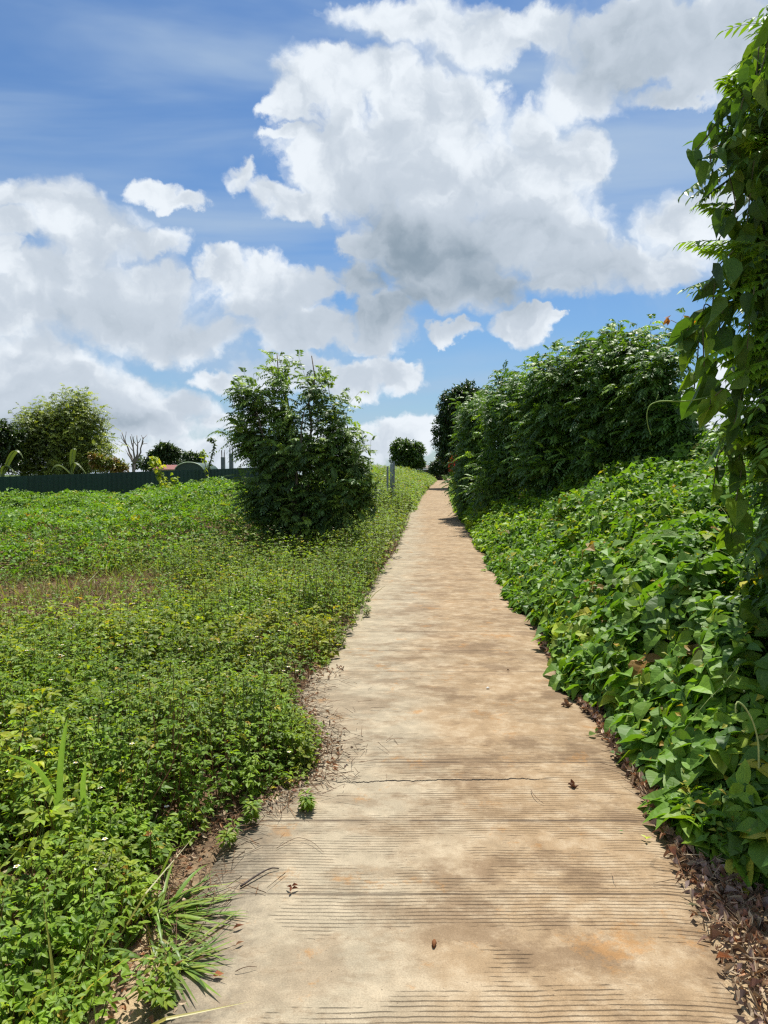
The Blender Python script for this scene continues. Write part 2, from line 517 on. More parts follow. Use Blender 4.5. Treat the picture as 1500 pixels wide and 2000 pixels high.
def xr(y): return _sm(YE, XR, y, .3)
def xl(y): return _sm(YL, XL, y, .4)


def rise(y):
    y = np.asarray(y, float)
    t = np.maximum(y - 13.0, 0)
    z = 0.0218 * (np.sqrt(t * t + 4.0) - 2.0) * (t > 0)
    top = 0.0218 * 46.0
    return np.where(y > 60, top - 0.002 * (y - 60), np.minimum(z, top))


CS = [-.2, 0, .15, .5, 1, 2, 3, 4, 6, 12]
CH = [0, .14, .34, .60, .88, 1.30, 1.62, 1.9, 2.3, 2.4]


def bshift(y): return np.interp(y, [2, 2.5, 3, 3.5, 4.3, 5.2], [.52, .34, .20, .13, .07, .02])


def canopy(x, y):
    """height of the vine cover on the bank to the right of the path"""
    s = x - xr(y) - bshift(y)
    h = np.interp(s, CS, CH)
    h = h * np.interp(y, [0, 3, 6, 13, 19, 26, 60], [.8, .9, 1.0, 1.18, .95, .7, .5])
    n = fbm(x * 1.0 + 5, y * 1.0, 1) - 0.5
    n2 = fbm(x * 3.7, y * 3.7 + 9, 2, 2) - 0.5
    return h + (n * 0.95 + n2 * 0.42) * np.clip(s / 0.6, 0.1, 1.0)


def ground(x, y):
    x = np.asarray(x, float); y = np.asarray(y, float)
    z = rise(y)
    a, b = xl(y), xr(y)
    inside = (x > a + .03) & (x < b - .03)
    s = x - b
    bank = np.maximum(canopy(x, y) - 0.34, 0) * np.clip(s / .45, 0, 1)
    z = z + np.where(s > 0, bank, 0)
    n = (fbm(x * .8, y * .8, 4) - .5) * .10
    sl_ = a - x
    z = z + np.where(sl_ > 0, n * np.clip(sl_ / .8, 0, 1) + np.minimum(sl_, .12) * -.05, 0)
    z = np.where(inside, z - 0.07, z - 0.004 + 0.012 * (fbm(x * 9, y * 9, 3, 2) - .5))
    return z


def grid_mesh(s, xs, ys, fz, tint=(1, 1, 1)):
    X, Y = np.meshgrid(xs, ys)
    Z = fz(X, Y)
    V = np.stack([X, Y, Z], -1).reshape(-1, 3)
    nx, ny = len(xs), len(ys)
    i = (np.arange(ny - 1)[:, None] * nx + np.arange(nx - 1)[None]).ravel()
    F = np.concatenate([np.stack([i, i + 1, i + nx + 1], 1), np.stack([i, i + nx + 1, i + nx], 1)])
    s.add(V, F, tint)


def soil_mat():
    m, t, out = new_mat('soil')
    pos = t.node('ShaderNodeNewGeometry').outputs['Position']
    a = t.noise(pos, 1.1, 5, 0.6)
    b = t.noise(pos, 14.0, 8, 0.7)
    c = t.noise(pos, 120.0, 4, 0.7)
    sp = t.node('ShaderNodeSeparateXYZ', {0: pos})
    col = t.mix(t.smooth(b, 0.35, 0.65), (0.070, 0.045, 0.028), (0.16, 0.105, 0.062))
    col = t.mix(t.math('MULTIPLY', t.smooth(a, 0.45, 0.62), 0.6), col, (0.19, 0.115, 0.06))
    # dusty sand washed over the left edge of the path
    sand = t.math('MULTIPLY', t.smooth(sp.outputs[0], -1.25, -0.85), t.smooth(sp.outputs[1], 3.4, 2.2))
    col = t.mix(t.math('MULTIPLY', sand, t.smooth(b, 0.25, 0.5)), col, (0.40, 0.30, 0.18))
    # past a few steps of the field the ground is green with low growth
    far = t.smooth(t.vmath('LENGTH', pos, out=1), 24.0, 45.0)
    col = t.mix(far, col, t.mix(b, (0.035, 0.07, 0.018), (0.09, 0.12, 0.035)))
    k = t.math('MULTIPLY_ADD', c, 0.7, 0.65)
    col = t.mix(1.0, col, t.node('ShaderNodeCombineColor', {0: k, 1: k, 2: k}).outputs[0], 'MULTIPLY')
    h = t.math('ADD', t.math('MULTIPLY', b, 0.7), t.math('MULTIPLY', c, 0.3))
    pb = t.node('ShaderNodeBsdfPrincipled', {'Base Color': col, 'Roughness': 0.95, 'Specular IOR Level': 0.1,
                                             'Normal': t.node('ShaderNodeBump', {'Height': h, 'Strength': 0.9, 'Distance': 0.03}).outputs[0]})
    t.l.new(pb.outputs[0], out.inputs[0])
    return m


def concrete_mat():
    m, t, out = new_mat('raked_concrete')
    pos = t.node('ShaderNodeNewGeometry').outputs['Position']
    sp = t.node('ShaderNodeSeparateXYZ', {0: pos})
    x, y = sp.outputs[0], sp.outputs[1]

    def v2(sx, sy, off=0.0):
        return t.node('ShaderNodeCombineXYZ', {0: t.math('MULTIPLY', x, sx), 1: t.math('MULTIPLY', y, sy), 2: off}).outputs[0]
    big = t.noise(v2(1, .8), 1.5, 4, 0.6)
    streak = t.noise(v2(1.0, 1.35, 3), 1.9, 10, 0.70)
    med = t.noise(v2(1, 1, 7), 7.0, 6, 0.68)
    grain = t.noise(v2(1, 1, 1), 170.0, 3, 0.8)
    fine = t.noise(v2(1, 1, 5), 45.0, 7, 0.8)
    # cream grey concrete, tan silt trodden into the right half, rusty blotches
    side = t.smooth(t.math('ADD', t.math('SUBTRACT', x, t.math('MULTIPLY', y, 0.045)), t.math('MULTIPLY', t.math('SUBTRACT', big, 0.5), 1.3)), -0.28, 0.42)
    col = t.mix(side, (0.57, 0.48, 0.335), (0.53, 0.37, 0.21))
    col = t.mix(t.math('MULTIPLY', t.smooth(med, 0.42, 0.68), 0.55), col, (0.66, 0.55, 0.385))
    dark = t.math('MULTIPLY', t.smooth(streak, 0.49, 0.60), t.math('MULTIPLY', t.smooth(y, 16.0, 4.5, 0.5, 1.0), t.smooth(x, -0.5, 0.5, 0.35, 1.0)))
    col = t.mix(t.math('MULTIPLY', dark, 0.80), col, (0.31, 0.205, 0.115))
    dk2 = t.smooth(t.noise(v2(.8, 1.5, 13), 2.6, 12, 0.78), 0.52, 0.61)
    col = t.mix(t.math('MULTIPLY', dk2, 0.45), col, (0.33, 0.22, 0.12))
    rust = t.smooth(t.noise(v2(1, 1.1, 11), 3.1, 10, 0.74), 0.57, 0.66)
    col = t.mix(t.math('MULTIPLY', rust, 0.7), col, (0.56, 0.30, 0.11))
    # soft dark margins where damp dirt and moss creep in
    le = t.math('ADD', x, t.math('MULTIPLY', t.math('SUBTRACT', med, 0.5), 0.35))
    nearleft = t.math('MULTIPLY', t.smooth(le, -0.36, -0.62), t.smooth(y, 6.0, 4.0))
    col = t.mix(t.math('MULTIPLY', nearleft, t.smooth(fine, 0.3, 0.65, 0.3, 0.85)), col, (0.25, 0.21, 0.155))
    # raked grooves, in patches
    wob = t.math('MULTIPLY', t.math('SUBTRACT', t.noise(v2(1.2, .35, 2), 1.6, 3, 0.5), 0.5), 0.045)
    wob = t.math('ADD', wob, t.math('MULTIPLY', t.math('SUBTRACT', t.noise(v2(4, 1, 9), 4.0, 2, 0.5), 0.5), 0.006))
    yy = t.math('ADD', y, wob)
    ph = t.math('FRACT', t.math('MULTIPLY', yy, 46.0))
    ln = t.smooth(t.math('ABSOLUTE', t.math('SUBTRACT', ph, 0.5)), 0.03, 0.20, 1.0, 0.0)
    # patches along the path: strips of raking with rubbed gaps
    strip = t.math('ADD', t.noise(v2(0.22, 2.3, 21), 1.0, 2, 0.5), t.math('MULTIPLY', t.smooth(x, -0.5, 0.5), 0.10))
    pat = t.smooth(t.math('ADD', strip, t.math('MULTIPLY', t.math('SUBTRACT', t.noise(v2(0.9, 1.9, 4), 1.7, 5, 0.65), 0.45), 1.9)), 0.56, 0.66)
    rub = t.smooth(t.noise(v2(2.4, 22, 6), 2.4, 6, 0.75), 0.38, 0.58, .10, 1.0)
    groove = t.math('MULTIPLY', t.math('MULTIPLY', ln, pat), rub)
    fr = t.smooth(y, 9.0, 3.0, 0.35, 1.0)
    # a few long single scores across the whole width, and the crack
    marks = None
    for y0, wd_, am in ((2.735, .004, .7), (3.33, .006, .8), (3.62, .003, .4), (4.02, .005, .8), (4.06, .003, .5), (5.9, .006, .5), (6.6, .006, .55), (7.4, .007, .6), (9.3, .01, .5), (11.8, .013, .45), (14.5, .02, .4)):
        dy = t.math('ABSOLUTE', t.math('SUBTRACT', t.math('ADD', y, t.math('MULTIPLY', wob, .35)), y0))
        v = t.smooth(dy, wd_ * .5, wd_ * 1.8, am, 0.0)
        marks = v if marks is None else t.math('MAXIMUM', marks, v)
    marks = t.math('MULTIPLY', marks, t.smooth(t.noise(v2(1.5, .5, 8), 2.0, 4, .6), .3, .52))
    cw = t.math('MULTIPLY', t.math('SUBTRACT', t.noise(v2(1, 0, 31), 4.0, 9, 0.72), 0.5), 0.15)
    cd = t.math('ABSOLUTE', t.math('SUBTRACT', t.math('ADD', y, cw), t.math('MULTIPLY_ADD', x, 0.035, 3.77)))
    cth = t.math('MULTIPLY_ADD', t.noise(v2(1, 0, 17), 9.0, 3, 0.7), 0.012, -0.0015)
    crack = t.math('MULTIPLY', t.smooth(t.math('SUBTRACT', cd, cth), 0.0, 0.003, 1.0, 0.0), t.math('MULTIPLY', t.smooth(x, -0.33, -0.2), t.smooth(x, 0.95, 0.75)))
    col = t.mix(t.math('MULTIPLY', t.math('MULTIPLY', groove, t.smooth(x, -0.45, 0.35, 0.40, 0.62)), fr), col, (0.11, 0.07, 0.042))
    col = t.mix(marks, col, (0.11, 0.075, 0.05))
    col = t.mix(crack, col, (0.02, 0.015, 0.01))
    # pits, specks and grain
    vor = t.node('ShaderNodeTexVoronoi', {'Vector': v2(1, 1, 2), 'Scale': 42.0, 'Randomness': 1.0}, feature='F1').outputs
    spk = t.math('MULTIPLY', t.smooth(vor['Distance'], 0.05, 0.14, 1.0, 0.0), t.math('GREATER_THAN', t.node('ShaderNodeSeparateXYZ', {0: vor['Color']}).outputs[0], 0.72))
    col = t.mix(t.math('MULTIPLY', spk, 0.7), col, (0.13, 0.09, 0.06))
    pits = t.smooth(fine, 0.60, 0.72)
    col = t.mix(t.math('MULTIPLY', pits, 0.35), col, (0.16, 0.12, 0.085))
    k = t.math('MULTIPLY_ADD', grain, 1.1, 0.45)
    k = t.math('MULTIPLY', k, t.math('MULTIPLY_ADD', med, 0.44, 0.27))
    col = t.mix(1.0, col, t.node('ShaderNodeCombineColor', {0: k, 1: k, 2: k}).outputs[0], 'MULTIPLY')
    h = t.math('SUBTRACT', t.math('MULTIPLY', fine, 0.25), t.math('MULTIPLY', groove, 0.9))
    h = t.math('SUBTRACT', h, t.math('MULTIPLY', t.math('MAXIMUM', marks, crack), 1.0))
    h = t.math('ADD', h, t.math('MULTIPLY', grain, 0.22))
    pb = t.node('ShaderNodeBsdfPrincipled', {'Base Color': col, 'Roughness': 0.88, 'Specular IOR Level': 0.2,
                                             'Normal': t.node('ShaderNodeBump', {'Height': h, 'Strength': 0.8, 'Distance': 0.006}).outputs[0]})
    t.l.new(pb.outputs[0], out.inputs[0])
    return m


def dense_axis(segs):
    out = []
    for a, b, st in segs:
        out.append(np.arange(a, b, st))
    out.append([segs[-1][1]])
    return np.concatenate(out)


s = Soup()
grid_mesh(s, dense_axis([(-900, -100, 80), (-100, -20, 8), (-20, -6, 1), (-6, -1.5, .25), (-1.5, 6, .06), (6, 14, .5), (14, 40, 4), (40, 100, 15), (100, 900, 80)]),
          dense_axis([(-900, -60, 80), (-60, -4, 6), (-4, 1, .5), (1, 8, .07), (8, 20, .2), (20, 64, .8), (64, 120, 6), (120, 1500, 90)]), ground)
tag(s.build('ground', soil_mat(), smooth=True), 'brown and sandy soil showing between the weeds', kind='structure')

s = Soup()
ys = dense_axis([(-1.5, 8, .05), (8, 20, .15), (20, 64, .5), (64, 100, 3)])
jl = (fbm(ys * 3, ys * 0 + 2, 2) - .5) * .10 + (fbm(ys * 14, ys * 0 + 4, 3) - .5) * .03
jr = (fbm(ys * 3, ys * 0 + 7, 5) - .5) * .08 + (fbm(ys * 14, ys * 0 + 9, 6) - .5) * .03
A = xl(ys) + jl; B = xr(ys) + jr; Z = rise(ys)
cross = np.linspace(0, 1, 15)
V = []
for i in range(len(ys)):
    xx = A[i] + (B[i] - A[i]) * cross
    zz = Z[i] - 0.012 * np.exp(-np.minimum(xx - A[i], B[i] - xx) / .03)
    row = [(A[i] - .01, ys[i], Z[i] - .12)] + [(a, ys[i], b) for a, b in zip(xx, zz)] + [(B[i] + .01, ys[i], Z[i] - .12)]
    V += row
k = 17
i = (np.arange(len(ys) - 1)[:, None] * k + np.arange(k - 1)[None]).ravel()
s.add(np.array(V), np.concatenate([np.stack([i, i + 1, i + k + 1], 1), np.stack([i, i + k + 1, i + k], 1)]), (1, 1, 1))
tag(s.build('path', concrete_mat(), smooth=True), 'narrow tan raked concrete path running to the trees', kind='structure')

# ---------------------------------------------------------------- the weedy field to the left
YB = [1.0, 2.1, 2.5, 2.97, 3.35, 3.6, 3.8, 4.15, 4.6, 5.0, 5.4, 6.0, 6.8, 8.2, 11.7, 15.5, 20, 26, 36, 48, 60, 75]
XB = [-.76, -.80, -.85, -.88, -.74, -.52, -.40, -.36, -.48, -.62, -.66, -.46, -.38, -.28, -.04, .34, .60, .95, 1.70, 2.85, 4.15, 5.9]
GREENS = [(.085, .165, .022), (.11, .20, .026), (.06, .13, .022), (.14, .205, .030), (.05, .105, .028), (.10, .185, .035)]
GW = [.28, .24, .16, .12, .08, .12]
YELS = [(.20, .225, .028), (.24, .235, .035), (.15, .195, .03), (.28, .19, .04)]


def verge(y): return np.interp(y, YB, XB)


def tall_field(x, y):
    """0..1: where the field grows into tall broad-leaved tangle, left of the tree"""
    line = 10.9 + (x + 5.0) * 0.6 + (fbm(x * .6, y * .6, 2) - .5) * 1.6
    return np.clip((y - line) / 2.2, 0, 1) * np.clip((-1.6 - x + (y - 12) * .10) / 1.0, 0, 1)


def dry_patch(x, y):
    r = ((x + 4.6 + (y - 9) * .2) / 2.5) ** 2 + ((y - 9.5) / 2.4) ** 2
    return np.clip(1.35 - r + (fbm(x * 1.2, y * 1.2, 3) - .5) * 1.6, 0, 1)


def scatter(n, x0, x1, y0, y1):
    return rng.uniform(x0, x1, n), rng.uniform(y0, y1, n)


def weeds(s, x, y, h, K, leaf, tpl, tintw=None, flower=0.0, splay=0.35, branch=True):
    """n upright weeds: a stem with K nodes, two opposite leaves a node, three leaflets a leaf"""
    n = len(x)
    z = ground(x, y)
    base = np.stack([x, y, z], 1)
    lean = rdir(n, -.1, .1) * rng.uniform(0, splay, (n, 1)); lean[:, 2] = 0
    top = base + lean * h[:, None] + np.array([0, 0, 1.]) * h[:, None]
    yel = np.clip((fbm(x * .9, y * .9, 5) - .56) * 5, 0, 1) * .32
    c0 = tints(n, GREENS, GW, .22) * (1 - yel[:, None]) + tints(n, YELS, None, .15) * yel[:, None]
    c0 = c0 * (.62 + .76 * fbm(x * 1.3 + 2, y * 1.3, 7, 3))[:, None]
    if tintw is not None: c0 = c0 * tintw
    sc = np.where(rng.rand(n, 1) < .35, np.array([[.16, .07, .035]]), np.array([[.09, .12, .03]]))
    mid = base + (top - base) * .5 + lean * .15 * h[:, None]
    sticks(s, base, mid, .0028 + .002 * h, .0022 + .001 * h, sc, 1)
    sticks(s, mid, top, .0022 + .001 * h, .0012, sc, 1)
    t_ = np.linspace(.22, 1.0, K)
    az0 = rng.uniform(0, math.pi, n)
    for k in range(K):
        keep = rng.rand(n) < (.55 + .45 * t_[k])
        if not keep.any(): continue
        b = base[keep]; tp = top[keep]; nn = len(b); hh = h[keep]
        tk = np.clip(t_[k] + rng.uniform(-.06, .06, nn), .1, 1.0)[:, None]
        node = b + (tp - b) * tk
        for sg in (0, math.pi):
            az = az0[keep] + k * math.pi / 2 + sg + rng.uniform(-.5, .5, nn)
            up_ = rng.uniform(-.05, .75, nn)
            pd = unit(np.stack([np.cos(az), np.sin(az), up_], 1))
            pl = leaf * rng.uniform(.35, 1.3, nn) * (1.25 - .55 * tk[:, 0])
            att = node + pd * pl[:, None]
            size = leaf * rng.uniform(.7, 1.35, nn) * (1.15 - .35 * tk[:, 0])
            cc = c0[keep] * (1 + rng.uniform(-.18, .18, (nn, 1)))
            old = rng.rand(nn) < .014
            cc[old] = tints(old.sum(), [(.28, .24, .06), (.17, .09, .035), (.26, .27, .05)])
            for da, f in ((0, 1.0), (.95, .78), (-.95, .78)):
                a2 = az + da
                ld = unit(np.stack([np.cos(a2), np.sin(a2), rng.uniform(-.35, .45, nn)], 1))
                nrm = unit(np.array([0, 0, 1.]) + rdir(nn) * .45)
                leaves(s, tpl, att, ld, nrm, size * f, size * f * rng.uniform(.42, .6, nn), cc, rng.uniform(.0, .55, nn))
    if flower > 0:
        fl = np.where(rng.rand(n) < flower)[0]
        ft = top[fl] + np.array([0, 0, 1.]) * rng.uniform(.03, .10, (len(fl), 1)) + lean[fl] * .2
        sticks(s, top[fl], ft, .0012, .0010, (.10, .13, .03), 1)
        for q in range(5):
            a = q * 2 * math.pi / 5 + rng.uniform(0, .5, len(fl))
            leaves(s, OVATE_LO, ft, np.stack([np.cos(a), np.sin(a), np.full(len(fl), .12)], 1), (0, 0, 1.), .012, .011, (.78, .76, .66), 0, 2)
        leaves(s, DIAMOND, ft + np.array([-.005, 0, .003]), (1, 0, .0), (0, 0, 1.), .011, .011, (.55, .36, .03), 0, 2)


M_PETAL = tint_mat('petal', 0.6, 0.2, var=0.1)
WM = [M_WEED, M_STEM, M_PETAL]


def fieldpts(n, x0, x1, y0, y1, cond):
    x, y = scatter(n, x0, x1, y0, y1)
    k = cond(x, y)
    return x[k], y[k]


# near weeds, in three depths of detail
s = Soup()
def near_ok(x, y):
    thin = fbm(x * 2.1, y * 2.1, 6)
    return (x < verge(y) - .02) & (rng.rand(len(x)) < np.clip((thin - .15) * 3.4, 0.25, 1)) & (rng.rand(len(x)) > dry_patch(x, y) * .93)
x, y = fieldpts(6400, -3.4, 0, 1.2, 5.2, near_ok)
h = (.08 + .62 * np.clip(fbm(x * 2.0, y * 2.0, 0, 3) - .12, 0, 1)) * rng.uniform(.65, 1.3, len(x)) * np.clip(.6 + (verge(y) - x) * 1.5, .45, 1.0)
weeds(s, x, y, h, 6, .040, OVATE, flower=.022)
x, y = fieldpts(9500, -7.5, 0.3, 5.2, 11.5, lambda x, y: near_ok(x, y) & (tall_field(x, y) < .5))
h = (.05 + .78 * np.clip(fbm(x * 1.7, y * 1.7, 0, 3) - .10, 0, 1)) * rng.uniform(.65, 1.4, len(x))
h *= 1 - .65 * np.clip(dry_patch(x, y + .8) + dry_patch(x, y + 1.8), 0, 1)
weeds(s, x, y, h, 5, .046, OVATE_LO, flower=.06)
x, y = fieldpts(8200, -9, 1.6, 11.5, 27, lambda x, y: (x < verge(y) - .02) & (tall_field(x, y) < .5))
h = (.08 + .75 * fbm(x * .8, y * .8, 0)) * rng.uniform(.65, 1.4, len(x)) * np.interp(y, [11, 20, 27], [1, 1.25, 1.6])
weeds(s, x, y, h, 4, .075, DIAMOND, flower=.03)
# a second, broader leaved and yellower kind in patches, and lanky ones standing over the rest
x, y = fieldpts(2600, -6, 0.2, 1.3, 11, lambda x, y: (x < verge(y) - .05) & (fbm(x * 1.4 + 9, y * 1.4, 4) > .56) & (dry_patch(x, y) < .3))
h = (.16 + .34 * fbm(x * 1.3, y * 1.3, 0)) * rng.uniform(.8, 1.3, len(x))
weeds(s, x, y, h, 5, .074, OVATE, tintw=np.array([1.45, 1.18, .9]), flower=.01)
x, y = fieldpts(1500, -7, 0.6, 1.6, 20, lambda x, y: (x < verge(y) - .15) & (dry_patch(x, y) < .6))
weeds(s, x, y, rng.uniform(.38, .70, len(x)), 7, .048, OVATE_LO, tintw=np.array([1.05, 1.05, .9]), flower=.3, splay=.6)
tag(s.build('weeds', WM), 'tangle of small leaved green weeds filling the field left of the path', 'weeds', kind='stuff')

# the tall verge far up the left side of the path
s = Soup()
x, y = scatter(5200, 0, 1, 26, 60)
x = verge(y) - x ** 1.4 * np.interp(y, [26, 60], [3.5, 6.0])
d_ = verge(y) - x
h = (np.interp(d_, [0, .5, 1.6, 6], [.35, .8, 1.25, 1.5])) * rng.uniform(.6, 1.25, len(x)) * np.interp(y, [26, 34, 52, 60], [.7, 1.0, .8, .6])
weeds(s, x, y, h, 6, .12, DIAMOND, flower=0)
tag(s.build('verge_weeds', WM), 'tall bright green weeds crowding the far left edge of the path', 'weeds', kind='stuff')

# broad-leaved tangle in the field
def vine_cover(s, x, y, z, leaf, tpl, pal, w, slope=None, fold=1.0, stalks=True, tintk=None):
    """trifoliate vine leaves held flat above a surface"""
    n = len(x)
    top = np.stack([x, y, z], 1)
    if stalks:
        k = rng.rand(n) < .35
        sticks(s, top[k] - np.stack([rng.uniform(-.05, .05, k.sum()), rng.uniform(-.05, .05, k.sum()), rng.uniform(.08, .22, k.sum())], 1), top[k], .0016, .0014, (.13, .20, .05), 1)
    az = rng.uniform(0, 2 * math.pi, n)
    c = tints(n, pal, w, .2)
    if tintk is not None: c = c * tintk[:, None]
    base_n = np.array([0, 0, 1.]) if slope is None else slope
    nr = unit(base_n + rdir(n) * .50)
    size = leaf * (.45 + .95 * rng.rand(n) ** 1.3)
    for da, f in ((0, 1.0), (1.9, .85), (-1.9, .85)):
        a2 = az + da + rng.uniform(-.2, .2, n)
        ld = np.stack([np.cos(a2), np.sin(a2), rng.uniform(-.25, .15, n)], 1)
        ld = ld - nr * np.sum(ld * nr, 1, keepdims=True)
        off = unit(ld) * (leaf * (.30 if da == 0 else .06))
        leaves(s, tpl, top + off, ld, nr + rdir(n) * .18, size * f, size * f * rng.uniform(.72, .92, n), c * (1 + rng.uniform(-.12, .12, (n, 1))), rng.uniform(.05, .55, n), 0, rng.uniform(-.05, .22, n))


VG = [(.085, .185, .028), (.11, .225, .030), (.065, .150, .035), (.15, .26, .030), (.055, .125, .04), (.22, .30, .035)]
VG += [(.30, .30, .05), (.20, .12, .05)]
VGW = [.3, .23, .17, .13, .10, .04, .018, .012]
s = Soup()
x, y = fieldpts(60000, -17, -1.2, 9, 29, lambda x, y: tall_field(x, y) > .02)
tf = tall_field(x, y)
hgt = tf * (.54 + .32 * np.clip((y - 11) / 8, 0, 1)) + (fbm(x * .9, y * .9, 1) - .5) * .75 * tf + .62 * tf * np.exp(-((x + 4.2) / 1.5) ** 2 - ((y - 16.5) / 2.2) ** 2)
z = ground(x, y) + np.maximum(hgt, .12) * np.where(rng.rand(len(x)) < .55, 1.0, rng.uniform(.3, 1.0, len(x))) + rng.uniform(-.06, .06, len(x))
k = rng.rand(len(x)) < np.interp(y, [9, 14, 29], [1.0, .9, .5])
vine_cover(s, x[k], y[k], z[k], .095, OVATE_LO, VG, VGW, stalks=True)
tag(s.build('field_vines', [M_VINE, M_STEM]), 'waist high broad leaved creeper covering the back of the left field', 'creeper', kind='stuff')

# dry grass and dead stems
s = Soup()
x, y = fieldpts(26000, -8, -.6, 5.0, 13, lambda x, y: (rng.rand(len(x)) < dry_patch(x, y) * .9 + .04) & (x < verge(y) - .3))
n = len(x)
b = np.stack([x, y, ground(x, y)], 1)
dr = unit(np.stack([rng.normal(0, .6, n), rng.normal(0, .6, n), rng.uniform(.3, 1.0, n)], 1))
leaves(s, STRIP, b, dr, rdir(n), rng.uniform(.08, .30, n), rng.uniform(.004, .009, n), tints(n, [(.30, .22, .11), (.20, .13, .06), (.24, .20, .08), (.16, .17, .05), (.36, .27, .15)]), rng.uniform(0, .8, n), 0)
x, y = fieldpts(2600, -6, 0, 1.3, 9, lambda x, y: x < verge(y) - .05)
n = len(x); b = np.stack([x, y, ground(x, y)], 1)
dr = unit(np.stack([rng.normal(0, .5, n), rng.normal(0, .5, n), rng.uniform(.2, 1.0, n)], 1))
ln = rng.uniform(.12, .42, n)
sticks(s, b, b + dr * ln[:, None], .0022, .0010, tints(n, [(.17, .09, .05), (.28, .17, .08), (.10, .07, .045), (.26, .11, .05)]), 0)
tag(s.build('dry_grass', [M_DEAD]), 'brown dried grass and dead stems in a bare patch of the left field', 'dry grass', kind='stuff')

# green grass blades standing among the weeds
s = Soup()
x, y = fieldpts(5200, -5.5, 0.2, 1.5, 12, lambda x, y: (x < verge(y) + .03) & (fbm(x * 1.6 + 4, y * 1.6, 5) > .50))
n = len(x); b = np.stack([x, y, ground(x, y)], 1)
dr = unit(np.stack([rng.normal(0, .35, n), rng.normal(0, .35, n), np.ones(n)], 1))
leaves(s, LANCE, b, dr, unit(rdir(n, -.3, .3)), rng.uniform(.20, .52, n), rng.uniform(.006, .012, n), tints(n, [(.12, .20, .04), (.17, .24, .05), (.09, .15, .035), (.26, .24, .09)]), rng.uniform(.1, .9, n))
tag(s.build('grass', [M_GRASS]), 'thin green grass blades poking up through the left weeds', 'grass', kind='stuff')

# ---------------------------------------------------------------- the vine-covered bank on the right
s = Soup()
x = rng.uniform(-.10, 1, 42000); y = 1.9 + 15.5 * rng.rand(42000) ** 1.25
x = np.where(x < 0, x * 1.2, x ** 1.1 * 6.2)
ed = np.maximum((fbm(y * 2.2, y * 0 + 3, 4) - .40) * .50, -.04) + .05
xx = xr(y) + x + bshift(y) + ed * np.exp(-np.maximum(x, 0) / .5)
ok = (xx < 8.2) & (xx > xr(y) - .14 + bshift(y) * 1.1)
xx = xx[ok]; y = y[ok]
e = .06
sx = -(canopy(xx + e, y) - canopy(xx - e, y)) / (2 * e); sy = -(canopy(xx, y + e) - canopy(xx, y - e)) / (2 * e)
slope = unit(np.stack([sx * .55, sy * .55, np.ones(len(xx))], 1))
deep = rng.rand(len(xx)) ** 1.4 * .40 - (rng.rand(len(xx)) < .12) * .07
z = rise(y) + np.maximum(canopy(xx, y) - deep, .05) + rng.uniform(-.03, .05, len(xx))
lk = np.clip(np.interp(y, [2, 5, 15], [.105, .085, .09]), 0, 1)
near = y < 6.5
vine_cover(s, xx[near], y[near], z[near], .118, HEART, VG, VGW, slope[near])
far = ~near
vine_cover(s, xx[far], y[far], z[far], .125, OVATE_LO, VG, VGW, slope[far])
# small filler plants and runners
pt = np.clip((fbm(xx * 1.1 + 3, y * 1.1, 6) - .40) * 5, .05, 1); pt /= pt.sum()
n = 19000
i = rng.choice(len(xx), n, p=pt)
leaves(s, OVATE_LO, np.stack([xx[i], y[i], z[i] + rng.uniform(-.05, .10, n)], 1), rdir(n, -.3, .5), unit(slope[i] + rdir(n) * .6), rng.uniform(.025, .06, n), rng.uniform(.015, .04, n), tints(n, YELS + GREENS), .3)
for j in range(90):
    i0 = rng.choice(len(xx)); p = np.array([xx[i0], y[i0], z[i0] + .02]); a = rng.uniform(0, 6.28); pts = []
    for q in range(7):
        pts.append(p + (0, 0, .05 * math.sin(q * .5)))
        a += rng.uniform(-.5, .5); nx_, ny_ = p[0] + .07 * math.cos(a), p[1] + .07 * math.sin(a)
        p = np.array([nx_, ny_, rise(ny_) + canopy(nx_, ny_) + .03])
    if min(q_[0] - xr(q_[1]) for q_ in pts) > .1: tube(s, pts, .0022, (.17, .22, .06), 4, 1)
tag(s.build('vine_cover', [M_VINE, M_STEM]), 'thick green vines with large leaves smothering the bank right of the path', 'vine', kind='stuff')

# bright growth at the far right edge of the path, under the trees
s = Soup()
y = rng.uniform(14.5, 60, 12000); x = xr(y) - .05 + rng.rand(12000) ** 1.3 * 2.6
z = rise(y) + np.interp(x - xr(y), [-.05, .3, 1, 2.6], [.15, .6, 1.0, 1.2]) * rng.uniform(.25, 1.1, len(y)) * np.interp(y, [14, 20, 60], [.9, 1.15, 1.1])
vine_cover(s, x, y, z, .13, OVATE_LO, [(.10, .21, .028), (.15, .27, .03), (.07, .16, .03), (.2, .3, .035)], None, stalks=False)
tag(s.build('verge_creeper', [M_VINE, M_STEM]), 'bright green low growth along the far right edge of the path', 'creeper', kind='stuff')

# ---------------------------------------------------------------- litter
BROWNS = [(.25, .165, .10), (.34, .24, .15), (.15, .105, .07), (.50, .39, .26), (.42, .33, .22), (.36, .18, .09)]


def litter(s, x, y, size, zoff=0.0, curl=(.3, 1.2)):
    n = len(x)
    z = np.where((x > xl(y) + .02) & (x < xr(y) - .02), rise(y), ground(x, y)) + zoff
    b = np.stack([x, y, z + rng.uniform(.003, .03, n)], 1)
    leaves(s, OVATE, b, rdir(n, -.12, .5), unit(np.array([0, 0, 1.]) + rdir(n) * .8), size * rng.uniform(.5, 1.3, n), size * rng.uniform(.22, .6, n), tints(n, BROWNS, None, .3), rng.uniform(-.6, .9, n), 0, rng.uniform(curl[0], curl[1], n))


